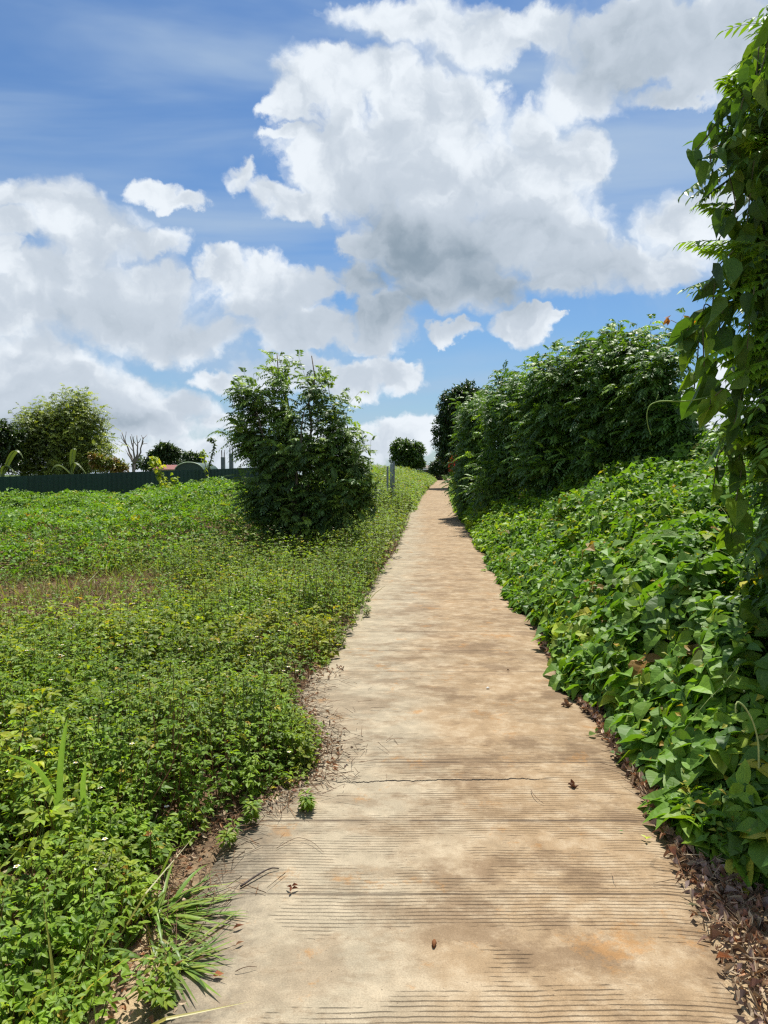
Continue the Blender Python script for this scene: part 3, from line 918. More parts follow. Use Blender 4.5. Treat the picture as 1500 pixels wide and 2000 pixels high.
s = Soup()
y = 1.6 + rng.rand(5200) ** 1.9 * 5.5; x = xr(y) - .05 + np.abs(rng.normal(0, .05, 5200)) + bshift(y) * 1.3 * rng.rand(5200)
litter(s, x, y, .052)
n = 260
y = rng.uniform(1.6, 4.5, n); x = xr(y) + rng.uniform(-.03, .3, n)
b = np.stack([x, y, ground(x, y) + .02], 1)
sticks(s, b, b + rdir(n, -.1, .5) * rng.uniform(.04, .16, (n, 1)), .0022, .0012, tints(n, BROWNS))
tag(s.build('leaf_litter', [M_DEAD]), 'curled brown leaf litter banked along the right edge of the path', 'leaf litter', kind='stuff')

s = Soup()
y = rng.uniform(1.6, 6.0, 1900); x = verge(y) + rng.normal(-.06, .12, 1900)
k = x < verge(y) + .20
litter(s, x[k], y[k], .036, 0, (0, .8))
n = 1700
y = rng.uniform(2.3, 5.6, n); x = verge(y) + rng.normal(-.04, .16, n)
b = np.stack([x, y, np.maximum(ground(x, y), np.where(x > xl(y), rise(y), -1)) + rng.uniform(.004, .03, n)], 1)
dd = rdir(n, -.1, .25)
sticks(s, b, b + dd * rng.uniform(.03, .15, (n, 1)), .0018, .0008, tints(n, [(.13, .07, .04), (.22, .12, .06), (.08, .055, .035)]))
tag(s.build('stem_litter', [M_DEAD]), 'dead stems and brown bits scattered along the left edge of the path', 'litter', kind='stuff')

# ---------------------------------------------------------------- trees
def feather(s, base, dirs, ln, npairs, pin, pw, tint, droop, tpl=DIAMOND, wind=(0, 0, 0)):
    """n compound leaves: an arching rachis with npairs of drooping pinnae"""
    n = len(base)
    dirs = unit(dirs); g = np.array([0, 0, -1.])
    prev = base; side0 = unit(np.cross(dirs, g))
    steps = npairs + 1
    for k in range(1, steps + 1):
        f = k / steps
        p = base + dirs * (ln * f)[:, None] + (g + np.asarray(wind))[None] * (ln * droop * f * f)[:, None]
        sticks(s, prev, p, .0016, .0014, tint * np.array([1.1, .9, .9]), 1)
        tang = unit(p - prev)
        side = unit(np.cross(tang, g) + side0 * .2)
        for sg in (1, -1):
            if k == steps and sg == -1: continue
            pd = (side * sg * .9 + tang * .62) if k < steps else tang
            pd = unit(pd + g * .18 + rdir(n) * .12)
            leaves(s, tpl, p, pd, unit(np.cross(side * sg, tang) * sg * -1 + rdir(n) * .25) * np.array([1, 1, 1.]), pin * (1.1 - .45 * abs(f - .45)) * rng.uniform(.85, 1.1, n), pw, tint * (1 + rng.uniform(-.14, .14, (n, 1))), rng.uniform(.05, .4, n))
        prev = p


def limb_path(a, b, n=7, sag=0.0, wob=.04):
    a = np.asarray(a, float); b = np.asarray(b, float); L = np.linalg.norm(b - a)
    t_ = np.linspace(0, 1, n)[:, None]
    p = a + (b - a) * t_
    side = unit(np.cross(b - a, (0.3, 0.5, .8)))
    p = p + side * (np.sin(t_ * math.pi * rng.uniform(.8, 1.6)) * L * rng.uniform(-wob, wob)) + np.array([0, 0, 1.]) * (np.sin(t_ * math.pi) * L * sag)
    p[1:-1] += rng.normal(0, L * .008, (n - 2, 3))
    return p


FG = [(.055, .100, .036), (.040, .080, .034), (.075, .125, .036), (.10, .155, .038), (.032, .062, .030)]


def feathery_tree(name, label, base, blobs, nshoot, pal=FG, w=None, scale=1.0, group=None, lean=(0, 0), stems=None, tpl=DIAMOND, npairs=7, wind=(0, 0, 0), wood=(.16, .13, .10), cat='tree', bottom=0.25, inner=20, gain=1.0):
    """multi-stemmed tree with shoots of feathery compound leaves; blobs = ellipsoids (cx,cy,cz,rx,ry,rz,weight)"""
    base = np.asarray(base, float)
    root = empty(name, base, label, cat, group)
    B = np.array(blobs, float)
    tr = Soup()
    if stems is None: stems = [(b[0], b[1], b[2] + b[5] * .7) for b in B[np.argsort(-B[:, 2])][:4]] + [tuple(b[:3]) for b in B[:3]]
    spts = []
    for q, tip in enumerate(stems):
        off = np.array([rng.normal(0, .05), rng.normal(0, .05), 0]) * scale
        pth = limb_path(base + off - np.array([0, 0, .1]), tip, 10, 0, .06)
        tube(tr, pth, np.linspace(.040, .008, 10) * scale, np.array(wood) * rng.uniform(.8, 1.2), 7)
        spts.append(pth[2:])
    spts = np.concatenate(spts)
    fo = Soup()
    wts = B[:, 6] / B[:, 6].sum()
    ib = rng.choice(len(B), nshoot, p=wts)
    dv = rdir(nshoot)
    rad = rng.rand(nshoot) ** .40
    rr = B[ib, 3:6]
    pos = B[ib, :3] + dv * rr * rad[:, None]
    gz = base[2] + bottom
    pos[:, 2] = np.where(pos[:, 2] < gz, gz + rng.rand(nshoot) * .3, pos[:, 2])
    outw = unit(dv * np.array([1, 1, .6]))
    shoot_dir = unit(outw * .65 + np.array([0, 0, .85]) + rdir(nshoot) * .3 + np.asarray(wind) * .5)
    L = rng.uniform(.35, .85, nshoot) * scale * np.where((rad > .8) & (rng.rand(nshoot) < .25), 1.35, 1)
    start = pos - shoot_dir * L[:, None] * .5
    # twig back towards the nearest stem
    dist = np.linalg.norm(spts[None] - start[:, None], axis=2)
    near_ = spts[np.argmin(dist + np.maximum(spts[None, :, 2] - start[:, None, 2], 0) * 2, axis=1)]
    kk = rng.rand(nshoot) < .45
    midp = near_ * .45 + start * .55 - np.array([0, 0, .05]) * scale
    sticks(tr, near_[kk], midp[kk], .009 * scale, .006 * scale, wood); sticks(tr, midp[kk], start[kk], .006 * scale, .004 * scale, wood)
    sticks(fo, start, start + shoot_dir * L[:, None], .0035 * scale, .0018 * scale, (.10, .12, .05), 1)
    c0 = tints(nshoot, pal, w, .2) * gain
    nl = 9
    az = rng.uniform(0, 6.28, nshoot)
    a = unit(np.cross(shoot_dir, (0.2, .1, 1.))); b = np.cross(shoot_dir, a)
    for k in range(nl):
        f = (k + .5) / nl
        ang = az + k * 2.4
        rd = a * np.cos(ang)[:, None] + b * np.sin(ang)[:, None]
        d_ = unit(rd * .85 + shoot_dir * (.25 + .7 * f) + rdir(nshoot) * .15 + np.asarray(wind))
        young = np.array([1 + .55 * f, 1 + .45 * f, 1.0])
        feather(fo, start + shoot_dir * (L * f)[:, None], d_, rng.uniform(.20, .34, nshoot) * scale * (1.1 - .35 * f), npairs, np.full(nshoot, .085 * scale), .030 * scale, c0 * young, rng.uniform(.22, .70, nshoot), tpl, wind)
    ni = nshoot * inner  # extra broad leaves inside the crown, added to block light and darken its core
    wi = np.where(B[:, 6] >= 1.0, B[:, 6], .05 * B[:, 6]); ib = rng.choice(len(B), ni, p=wi / wi.sum())
    ip = B[ib, :3] + rdir(ni) * B[ib, 3:6] * (rng.rand(ni) ** .45 * .88)[:, None]
    ip[:, 2] = np.maximum(ip[:, 2], gz)
    leaves(fo, LANCE, ip, unit(rdir(ni) + (0, 0, -.3)), unit(rdir(ni) + (0, 0, .6)), .15 * scale * rng.uniform(.7, 1.3, ni), .055 * scale, tints(ni, pal, w, .2), .4)
    o1 = tr.build('trunk', M_BARK, root, base, smooth=True)
    o2 = fo.build('crown', [M_FEATHER, M_STEM], root, base)
    return root


def EB(px, py, Y, rx, ry, w=1.0, depth=None):
    """ellipsoid seen at a photo position, radii given in photo pixels"""
    c = P(px, py, Y); k = Y / FPX
    return (c[0], c[1], c[2], rx * k, (depth if depth else (rx + ry) * .5 * k), ry * k, w)


# the lone tree left of the path
Y0 = 14.2
b0 = P(590, 1040, Y0); b0[2] = float(ground(b0[0], b0[1]))
feathery_tree('feathery_tree', 'lone bushy tree with windblown feathery leaves left of the path', b0,
              [EB(549, 742, Y0, 16, 34, .42), EB(608, 752, Y0, 17, 36, .46), EB(497, 778, Y0, 30, 24, .65), EB(470, 800, Y0, 14, 10, .12), EB(560, 805, Y0, 60, 36, .9), EB(645, 800, Y0, 32, 40, .65), EB(690, 850, Y0, 26, 22, .3),
               EB(670, 845, Y0, 28, 30, .4), EB(488, 858, Y0, 26, 18, .35), EB(565, 885, Y0, 80, 54, 1.8), EB(660, 900, Y0, 62, 46, 1.1), EB(545, 965, Y0, 76, 54, 1.8), EB(655, 975, Y0, 74, 46, 1.6), EB(715, 905, Y0, 22, 24, .25), EB(720, 965, Y0, 24, 26, .3), EB(590, 1015, Y0, 95, 34, 1.2)],
              310, scale=1.15, wind=(-.28, 0, .05), stems=[P(549, 690, Y0), P(607, 695, Y0), P(503, 775, Y0 - .3), P(655, 805, Y0 + .2), P(700, 880, Y0), P(484, 860, Y0), P(590, 800, Y0 - .5), P(620, 820, Y0 + .5)], inner=9, gain=1.2)

# the thicket on the right
TH = [
    (930, 1000, 23.0, [(925, 850, 32, 62, 1), (938, 808, 36, 40, 1), (912, 930, 28, 50, 1), (968, 795, 38, 36, .8), (905, 965, 18, 34, .4)], 260, 'slender feathery tree at the path end of the right thicket'),
    (1000, 985, 19.5, [(990, 810, 48, 52, 1), (1015, 762, 40, 34, .8), (985, 900, 60, 62, 1.2), (965, 960, 40, 38, .6), (1040, 870, 46, 70, 1)], 320, 'feathery tree second from the path in the right thicket'),
    (1090, 960, 17.0, [(1085, 758, 54, 42, 1), (1062, 728, 24, 26, .3), (1080, 825, 66, 60, 1.4), (1070, 900, 70, 52, 1.2), (1128, 712, 34, 36, .6)], 370, 'rounded feathery tree in the middle of the right thicket'),
    (1190, 940, 15.3, [(1180, 722, 54, 48, 1), (1150, 678, 12, 20, .12), (1205, 662, 12, 18, .1), (1190, 810, 72, 66, 1.5), (1180, 885, 76, 48, 1.2), (1215, 690, 28, 32, .5)], 400, 'tallest feathery tree in the right thicket with light green tips'),
    (1280, 930, 13.8, [(1255, 740, 42, 46, .9), (1295, 672, 12, 22, .12), (1275, 815, 46, 62, 1.3), (1315, 850, 26, 42, .5), (1285, 880, 46, 44, 1)], 330, 'feathery tree nearest the camera at the right end of the thicket'),
]
for bx_, by_, Y, bl, ns, lab in TH:
    b = P(bx_, by_, Y); b[2] = float(ground(b[0], b[1]))
    feathery_tree('thicket_tree', lab, b, [EB(a[0], a[1] + 6, Y, a[2] * .92, a[3] * .92, a[4], depth=1.3) for a in bl], int(ns * .72), pal=[(.045, .100, .024), (.034, .076, .025), (.062, .130, .025), (.10, .175, .028)], w=[.34, .3, .22, .14], inner=17, gain=.92,
                  scale=1.34, group='feathery trees in the thicket right of the path', wind=(-.08, 0, 0))


def broad_tree(name, label, base, blobs, nclus, leaf, pal, trunk_r, per=14, fork=.35, group=None, wood=(.12, .10, .08), cat='tree', limbs=7):
    base = np.asarray(base, float)
    root = empty(name, base, label, cat, group)
    B = np.array(blobs, float)
    tr = Soup()
    top = B[:, :3].mean(0)
    fk = base + (top - base) * fork
    tube(tr, limb_path(base - np.array([0, 0, .2]), fk, 7, 0, .03), np.linspace(trunk_r, trunk_r * .7, 7), wood, 9)
    for j in range(limbs):
        b = B[j % len(B)]
        tip = b[:3] + rdir(1, -.2, .9)[0] * b[3:6] * .6
        tube(tr, limb_path(fk, tip, 8, .06, .08), np.linspace(trunk_r * .55, trunk_r * .10, 8), wood, 7)
    wts = B[:, 6] / B[:, 6].sum()
    ib = rng.choice(len(B), nclus, p=wts)
    dv = rdir(nclus)
    pos = B[ib, :3] + dv * B[ib, 3:6] * (rng.rand(nclus) ** .38)[:, None]
    fo = Soup()
    c = tints(nclus, pal, None, .22)
    outw = unit(dv + np.array([0, 0, .4]))
    for k in range(per):
        d_ = unit(outw * .5 + rdir(nclus))
        leaves(fo, LANCE if leaf > .1 else DIAMOND, pos + rdir(nclus) * leaf * .6, d_, unit(np.array([0, 0, 1.]) + rdir(nclus) * .6), leaf * rng.uniform(.7, 1.25, nclus), leaf * rng.uniform(.32, .48, nclus), c * (1 + rng.uniform(-.18, .18, (nclus, 1))), rng.uniform(.1, .6, nclus))
    kk = rng.rand(nclus) < .25
    sticks(tr, (pos * .8 + fk * .2)[kk], pos[kk], trunk_r * .07, trunk_r * .03, wood)
    tr.build('trunk', M_BARK, root, base, smooth=True)
    fo.build('crown', [M_BROAD], root, base)
    return root


DG = [(.020, .045, .014), (.028, .060, .016), (.015, .034, .013), (.04, .08, .02)]
MG = [(.05, .10, .022), (.07, .135, .025), (.035, .075, .02), (.09, .15, .03)]


def gb(px, Y):
    p = P(px, 930, Y); p[2] = float(ground(p[0], p[1])); return p


broad_tree('dark_tree', 'dark dense tree standing behind the left end of the right thicket', gb(905, 46),
           [EB(890, 800, 46, 36, 42, 1.4), EB(870, 850, 46, 26, 45, 1), EB(915, 780, 46, 35, 32, 1), EB(925, 850, 46, 45, 55, 1.4), EB(895, 890, 46, 40, 30, .8)], 1500, .24, DG, .22)
broad_tree('round_tree', 'small round topped tree standing alone beyond the left verge', gb(797, 56),
           [EB(783, 875, 56, 20, 17, 1), EB(808, 882, 56, 20, 17, 1), EB(795, 898, 56, 32, 16, 1.1), EB(812, 903, 56, 18, 12, .5)], 560, .26, MG, .12)
broad_tree('low_bush', 'low dark bush beside the hut at the end of the path', gb(868, 64),
           [EB(866, 908, 64, 18, 18, 1), EB(852, 915, 64, 14, 12, .5), EB(880, 905, 64, 16, 25, 1)], 420, .26, [(.03, .06, .018), (.05, .09, .022), (.02, .045, .015)], .08, cat='bush')

# trees beyond the dark green fence
feathery_tree('wispy_tree', 'large olive green wispy tree rising behind the left end of the fence', gb(105, 36),
              [EB(120, 805, 36, 50, 28, .9), EB(80, 830, 36, 50, 35, 1.1), EB(160, 830, 36, 45, 40, 1.1), EB(110, 870, 36, 80, 45, 2.0), EB(110, 915, 36, 100, 18, 1.2), EB(180, 880, 36, 45, 40, 1.1), EB(45, 880, 36, 45, 40, 1), EB(150, 790, 36, 22, 16, .25)],
              560, pal=[(.085, .115, .032), (.06, .085, .03), (.11, .14, .035), (.045, .065, .028)], scale=1.7, inner=8, gain=1.6, npairs=4, wind=(.2, 0, .05), wood=(.10, .09, .07))
broad_tree('shade_tree', 'dark leafy tree cut by the left frame edge behind the fence', gb(-10, 34),
           [EB(5, 855, 34, 40, 30, 1), EB(-40, 850, 34, 60, 40, 1), EB(-10, 890, 34, 60, 35, 1)], 620, .20, [(.025, .05, .016), (.04, .075, .02)], .16)
broad_tree('small_tree', 'small dark tree peeping over the fence left of the power pole', gb(320, 48),
           [EB(322, 878, 48, 18, 11, 1), EB(308, 890, 48, 16, 10, .8), EB(335, 888, 48, 16, 12, .8), EB(285, 905, 48, 24, 12, .8), EB(322, 905, 48, 35, 14, 1)], 380, .24, [(.03, .06, .025), (.05, .085, .03)], .1)
broad_tree('small_tree', 'low grey green tree over the fence right of the power pole', gb(376, 58),
           [EB(368, 892, 58, 12, 8, 1), EB(385, 897, 58, 14, 9, 1), EB(375, 908, 58, 26, 10, 1)], 240, .26, [(.04, .07, .035), (.055, .09, .04)], .1)
broad_tree('roadside_shrub', 'yellow green shrub leaning over the fence beside the wispy tree', gb(215, 30),
           [EB(205, 905, 30, 26, 12, 1), EB(232, 912, 30, 16, 10, .6), EB(190, 895, 30, 14, 12, .4)], 200, .16, [(.12, .16, .03), (.09, .13, .03), (.2, .12, .04)], .04, cat='shrub')

# bare dead tree
b = gb(262, 38); s = Soup(); root = empty('dead_tree', b, 'bare leafless grey tree forking above the fence', 'dead tree')
WD = (.24, .21, .19)
fk = P(262, 905, 38)
tube(s, limb_path(b, fk, 6), np.linspace(.10, .075, 6), WD, 8)
s.build('trunk', M_BARK, root, b, smooth=True)
for tip, kids in (((238, 845), [(244, 842), (236, 850), (232, 862)]), ((256, 852), [(258, 848), (250, 868), (265, 862)]), ((282, 855), [(286, 848), (276, 850), (287, 866)]), ((249, 885), [(246, 878)]), ((270, 850), [(262, 852), (276, 856)])):
    s = Soup(); tp = P(tip[0], tip[1], 38 + rng.uniform(-.6, .6))
    pth = limb_path(fk, tp, 9, -.04, .12)
    tube(s, pth, np.linspace(.06, .02, 9), WD, 6)
    for kx, ky in kids:
        tube(s, limb_path(pth[rng.randint(4, 8)], P(kx, ky, 38 + rng.uniform(-1, 1)), 6, 0, .12), np.linspace(.024, .010, 6), WD, 5)
    s.build('branch', M_BARK, root, b, smooth=True)

# ---------------------------------------------------------------- the dark green sheet fence
FA = P(-330, 943, 17.0); FB_ = P(560, 911, 31.5)
LF = np.linalg.norm((FB_ - FA)[:2]); ux, uy = (FB_ - FA)[0] / LF, (FB_ - FA)[1] / LF
root = empty('sheet_fence', (FA[0], FA[1], float(ground(FA[0], FA[1]))), 'long dark green corrugated metal fence at the back of the left field', 'fence')
org = np.array(root.location)
npan = int(LF // .96)
prof = [(0, 0), (.10, 0), (.125, .028), (.175, .028), (.20, 0)]


def fence_top(t_): return FA[2] + (FB_[2] - FA[2]) * t_ / LF


def sheet(s, x0, n_rib, zb, zt0, zt1, A0, ux, uy, tint, thick=.004):
    us = []; ds = []
    for r_ in range(n_rib):
        for a_, b_ in prof[:-1]:
            us.append(x0 + r_ * .2 + a_); ds.append(b_)
    us.append(x0 + n_rib * .2); ds.append(0)
    us = np.array(us); ds = np.array(ds); nrm = np.array([uy, -ux])
    tt = (us - x0) / (n_rib * .2)
    ztop = zt0 + (zt1 - zt0) * tt
    V = []
    for off in (0, thick):
        xy = np.array(A0[:2])[None] + us[:, None] * np.array([[ux, uy]]) + nrm[None] * (ds + off)[:, None]
        V += [np.column_stack([xy, np.full(len(us), zb)]), np.column_stack([xy, ztop])]
    m_ = len(us); F = []
    for i_ in range(m_ - 1):
        for q0, q1 in ((0, m_), (2 * m_, 3 * m_)):
            F += [(q0 + i_, q0 + i_ + 1, q1 + i_ + 1), (q0 + i_, q1 + i_ + 1, q1 + i_)]
        F += [(m_ + i_, m_ + i_ + 1, 3 * m_ + i_ + 1), (m_ + i_, 3 * m_ + i_ + 1, 3 * m_ + i_)]
    s.add(np.concatenate(V), F, tint)


for q in range(npan):
    s = Soup(); t0 = q * .965
    c = np.array([.008, .036, .026]) * rng.uniform(.88, 1.14)
    sheet(s, t0, 5, org[2] - .4, fence_top(t0) + rng.uniform(-.006, .006), fence_top(t0 + 1) + rng.uniform(-.006, .006), FA + np.array([uy, -ux, 0]) * (.004 * (q % 2)), ux, uy, c)
    s.build('sheet_panel', M_PAINT, root, org)
s = Soup()
mid = (FA + FB_) / 2
tube(s, [FA + (-uy * .04, ux * .04, -.08), FB_ + (-uy * .04, ux * .04, -.08)], .025, (.02, .05, .045), 6)
s.build('rail', M_PAINT, root, org)
for q in range(0, npan, 3):
    s = Soup(); p = FA + np.array([ux, uy, 0]) * (q * .965) + np.array([-uy, ux, 0]) * .07
    box(s, (p[0], p[1], org[2] + .6), (.03, .03, .95), (.05, .06, .055), math.atan2(uy, ux))
    s.build('post', M_PAINT, root, org)

# grey fence end beside the path, behind the lone tree
GA = P(768, 904, 25.5); GB = P(750, 906, 31)
org = np.array([GA[0], GA[1], float(ground(GA[0], GA[1]))])
root = empty('grey_fence', org, 'grey ribbed metal fence end half hidden behind the lone tree', 'fence')
LG = np.linalg.norm((GB - GA)[:2]); gx, gy = (GB - GA)[0] / LG, (GB - GA)[1] / LG
for q in range(2):
    s = Soup(); sheet(s, .06 + q * .81, 4, org[2] - .1, GA[2] - .02, GA[2] - .03, GA, gx, gy, np.array([.16, .19, .23]) * rng.uniform(.9, 1.1)); s.build('sheet_panel', M_PAINT, root, org)
s = Soup(); box(s, (GA[0] + .02, GA[1] - .03, org[2] + (GA[2] - org[2]) / 2), (.035, .035, (GA[2] - org[2]) / 2 + .05), (.20, .23, .26)); s.build('post', M_PAINT, root, org)
s = Soup(); pz = P(757, 912, 25.0); box(s, (pz[0], pz[1], org[2] + .75), (.03, .03, .85), (.22, .25, .29)); s.build('post', M_PAINT, root, org)

# ---------------------------------------------------------------- things beyond the fence
# power pole
p = gb(353, 62); h_ = P(353, 876, 62)[2] - p[2]
root = empty('power_pole', p, 'thin grey power pole with a short crossarm beyond the fence', 'pole')
s = Soup(); tube(s, [p, p + (0, 0, h_)], [.13, .09], (.28, .27, .25), 10); s.build('pole', M_ROUGH, root, p)
s = Soup(); box(s, p + (-.15, 0, h_ - .25), (.45, .05, .05), (.22, .20, .18)); s.build('crossarm', M_ROUGH, root, p)
for dx in (-.5, .2):
    s = Soup(); tube(s, [p + (dx, 0, h_ - .2), p + (dx, 0, h_ - .05)], [.05, .03], (.5, .48, .45), 6); s.build('insulator', M_PAINT, root, p)
# unfinished concrete columns
for px_, top_, lab in ((436, 893, 'short unfinished concrete column left of its twin beyond the fence'), (452, 886, 'taller unfinished concrete column nearest the lone tree')):
    p = gb(px_, 40); h_ = P(px_, top_, 40)[2] - p[2]
    root = empty('concrete_column', p, lab, 'column', 'unfinished concrete columns beyond the fence')
    s = Soup(); box(s, p + (0, 0, h_ / 2), (.10, .10, h_ / 2), (.16, .18, .18)); s.build('shaft', M_ROUGH, root, p)
    for a_, b_ in ((-.06, -.06), (.06, -.06), (-.06, .06), (.06, .06)):
        s = Soup(); tube(s, [p + (a_, b_, h_ - .1), p + (a_ * 1.2, b_, h_ + .25 + rng.rand() * .15)], .014, (.12, .07, .05), 5); s.build('rebar', M_STEM, root, p)
# red roofed house
p = gb(338, 44)
root = empty('small_house', p, 'low house with a rusty red roof showing above the fence', 'house')
z1 = P(338, 917, 44)[2]; z2 = P(338, 908, 44)[2]
s = Soup(); box(s, (p[0], p[1], (p[2] + z1) / 2), (.75, 1.2, (z1 - p[2]) / 2), (.42, .38, .32)); s.build('wall', M_ROUGH, root, p)
s = Soup()
V = np.array([(-.8, -1.4, z1), (.8, -1.4, z1), (.9, 1.4, z1), (-.9, 1.4, z1), (-.8, 0, z2), (.8, 0, z2)], float) + np.array([p[0], p[1], 0])
s.add(V, [(0, 1, 5), (0, 5, 4), (2, 3, 4), (2, 4, 5), (1, 2, 5), (3, 0, 4), (0, 2, 1), (0, 3, 2)], (.20, .065, .04)); s.build('roof', M_PAINT, root, p)
s = Soup(); box(s, (p[0] - .2, p[1] - 1.21, z1 - .9), (.25, .02, .35), (.06, .07, .08)); s.build('window', M_PAINT, root, p)
# net tunnel
p = gb(372, 36)
root = empty('net_tunnel', p, 'dark green arched net tunnel just above the fence', 'net tunnel')
pts = []; V = []; m_ = 14
zt = P(372, 903, 36)[2] - p[2]
for e_, yy_ in enumerate((-.2, 3.0)):
    for q in range(m_):
        a_ = math.pi * q / (m_ - 1)
        V.append((p[0] + .72 * math.cos(a_) * (1 + .0 * e_), p[1] + yy_, p[2] + zt * (.72 + .28 * math.sin(a_)) if 0 < q < m_ - 1 else p[2]))
F = []
for q in range(m_ - 1): F += [(q, q + 1, m_ + q + 1), (q, m_ + q + 1, m_ + q)]
V.append((p[0], p[1] - .2, p[2])); c_ = len(V) - 1
for q in range(m_ - 1): F.append((q + 1, q, c_))
s = Soup(); s.add(np.array(V), F, (.025, .055, .035)); s.build('net', M_PAINT, root, p)
s = Soup(); tube(s, np.array(V[1:m_ - 1]) - (0, .03, 0), .03, (.22, .30, .18), 6); s.build('hoop', M_PAINT, root, p)

# banana-like arching leaves behind the fence
def arch_plant(label, px_, Y, fronds, sc=1.0):
    p = gb(px_, Y)
    root = empty('banana_plant', p, label, 'banana plant', 'banana plants behind the fence')
    st = Soup(); tube(st, [p, p + (0, 0, 1.3)], [.10, .07], (.12, .15, .05), 8); st.build('stem', M_STEM, root, p)
    for (tx, ty, kx, ky) in fronds:
        s = Soup()
        a_ = p + (0, 0, 1.2); m2 = P(kx, ky, Y - .1); tp = P(tx, ty, Y - .3)
        t_ = np.linspace(0, 1, 12)[:, None]
        c = a_ * (1 - t_) ** 2 + 2 * m2 * t_ * (1 - t_) + tp * t_ ** 2
        tube(s, c, np.linspace(.022, .008, 12), (.24, .30, .10), 5, 1)
        w_ = .12 * sc * np.sin(np.clip(t_[:, 0] * 1.05, 0, 1) * math.pi) ** .6
        side = unit(np.cross(np.gradient(c, axis=0), (0.1, .2, 1)))
        L_ = c + side * w_[:, None] - (0, 0, .04); R_ = c - side * w_[:, None] - (0, 0, .04)
        V = np.concatenate([c, L_, R_]); F = []
        for q in range(11):
            F += [(q, q + 1, 12 + q + 1), (q, 12 + q + 1, 12 + q), (q, 24 + q, 24 + q + 1), (q, 24 + q + 1, q + 1)]
        s.add(V, F, (.055, .085, .03), None, 0)
        s.build('frond', [M_GRASS, M_STEM], root, p)


arch_plant('banana plant with an arching frond at the far left behind the fence', 5, 27, [(32, 926, 5, 890), (-30, 925, -20, 890), (45, 895, 30, 850)])
arch_plant('banana plant with drooping fronds in front of the wispy tree', 140, 29, [(168, 925, 140, 880), (100, 922, 110, 890), (150, 880, 140, 860)], .9)

# tall shoot with leaves over the fence, and the light green sapling in front of it
def leafy_pole(name, label, pts, Y, leaf, pal, n, r=.012, spread=.12, cat='sapling'):
    pts3 = spline([P(a_, b_, Y) for a_, b_ in pts], 24)
    g0 = pts3[0].copy(); g0[2] = float(ground(g0[0], g0[1]))
    pts3 = np.concatenate([[g0], pts3])
    root = empty(name, g0, label, cat)
    s = Soup(); tube(s, pts3, np.linspace(r, r * .4, len(pts3)), (.12, .14, .06), 6); s.build('stem', M_STEM, root, g0)
    f = Soup()
    i_ = rng.randint(1, len(pts3), n)
    pos = pts3[i_] + rdir(n) * spread * rng.rand(n, 1)
    leaves(f, OVATE_LO, pos, unit(rdir(n, -.8, .3)), unit(rdir(n) * .7 + (0, 0, 1.)), leaf * rng.uniform(.6, 1.3, n), leaf * rng.uniform(.5, .8, n), tints(n, pal), .3)
    f.build('foliage', [M_WEED, M_STEM], root, g0)


leafy_pole('climbing_shoot', 'thin dark shoot curving over the fence near the concrete columns', [(405, 925), (410, 905), (416, 885), (419, 865), (414, 856), (407, 857)], 29, .12, [(.04, .08, .03), (.05, .09, .035)], 150, .03, .10, 'shoot')
leafy_pole('pale_sapling', 'pale green leafy sapling standing in front of the fence', [(318, 975), (325, 950), (312, 925), (305, 905), (298, 893)], 19, .13, [(.18, .27, .035), (.13, .22, .03), (.24, .30, .05)], 190, .012, .16)
leafy_pole('pale_sapling', 'pale green climber tip above the fence right of the net tunnel', [(402, 930), (401, 905), (398, 890), (396, 880)], 27, .15, [(.18, .27, .04), (.13, .22, .03)], 45, .015, .12)
leafy_pole('pale_sapling', 'pale leafy tuft beside the base of the lone tree', [(335, 975), (337, 955), (340, 935)], 18, .13, [(.16, .25, .035), (.12, .2, .03)], 80, .012, .18)

# ---------------------------------------------------------------- the hut where the path ends
Y = 66; p = P(845, 930, Y); p[2] = float(ground(p[0], p[1]))
root = empty('wooden_hut', p, 'small grey open fronted hut where the path ends', 'hut')
za = P(845, 917, Y)[2]; zb_ = P(845, 911, Y)[2]
s = Soup(); box(s, (p[0] - .95, p[1], (p[2] + za) / 2), (.35, .9, (za - p[2]) / 2), (.26, .25, .23)); s.build('wall', M_ROUGH, root, p)
s = Soup(); box(s, (p[0] + .2, p[1] + .9, (p[2] + za) / 2), (.8, .04, (za - p[2]) / 2), (.12, .10, .08)); s.build('back_wall', M_ROUGH, root, p)
s = Soup()
V = np.array([(-1.5, -1.1, za + .02), (1.3, -1.1, za + .12), (1.3, 1.1, zb_ + .12), (-1.5, 1.1, zb_ + .02)], float) + np.array([p[0], p[1], 0])
s.add(np.concatenate([V, V + (0, 0, .06)]), [(0, 1, 2), (0, 2, 3), (4, 6, 5), (4, 7, 6), (0, 5, 1), (0, 4, 5), (1, 6, 2), (1, 5, 6), (2, 7, 3), (2, 6, 7), (3, 4, 0), (3, 7, 4)], (.17, .15, .13)); s.build('roof', M_ROUGH, root, p)
for dx in (-.5, .1, .6, 1.1):
    s = Soup(); tube(s, [(p[0] + dx, p[1] - .95, p[2] - .1), (p[0] + dx + .03, p[1] - .95, za + .05)], .045, (.17, .13, .09), 7); s.build('post', M_BARK, root, p)
# red flowers by the dark tree
leafy_pole('flowering_shrub', 'shrub with red flowers by the right edge near the path end', [(884, 925), (885, 905), (884, 890)], 44, .22, [(.05, .11, .03), (.08, .15, .03), (.55, .05, .06)], 110, .02, .35, 'shrub')

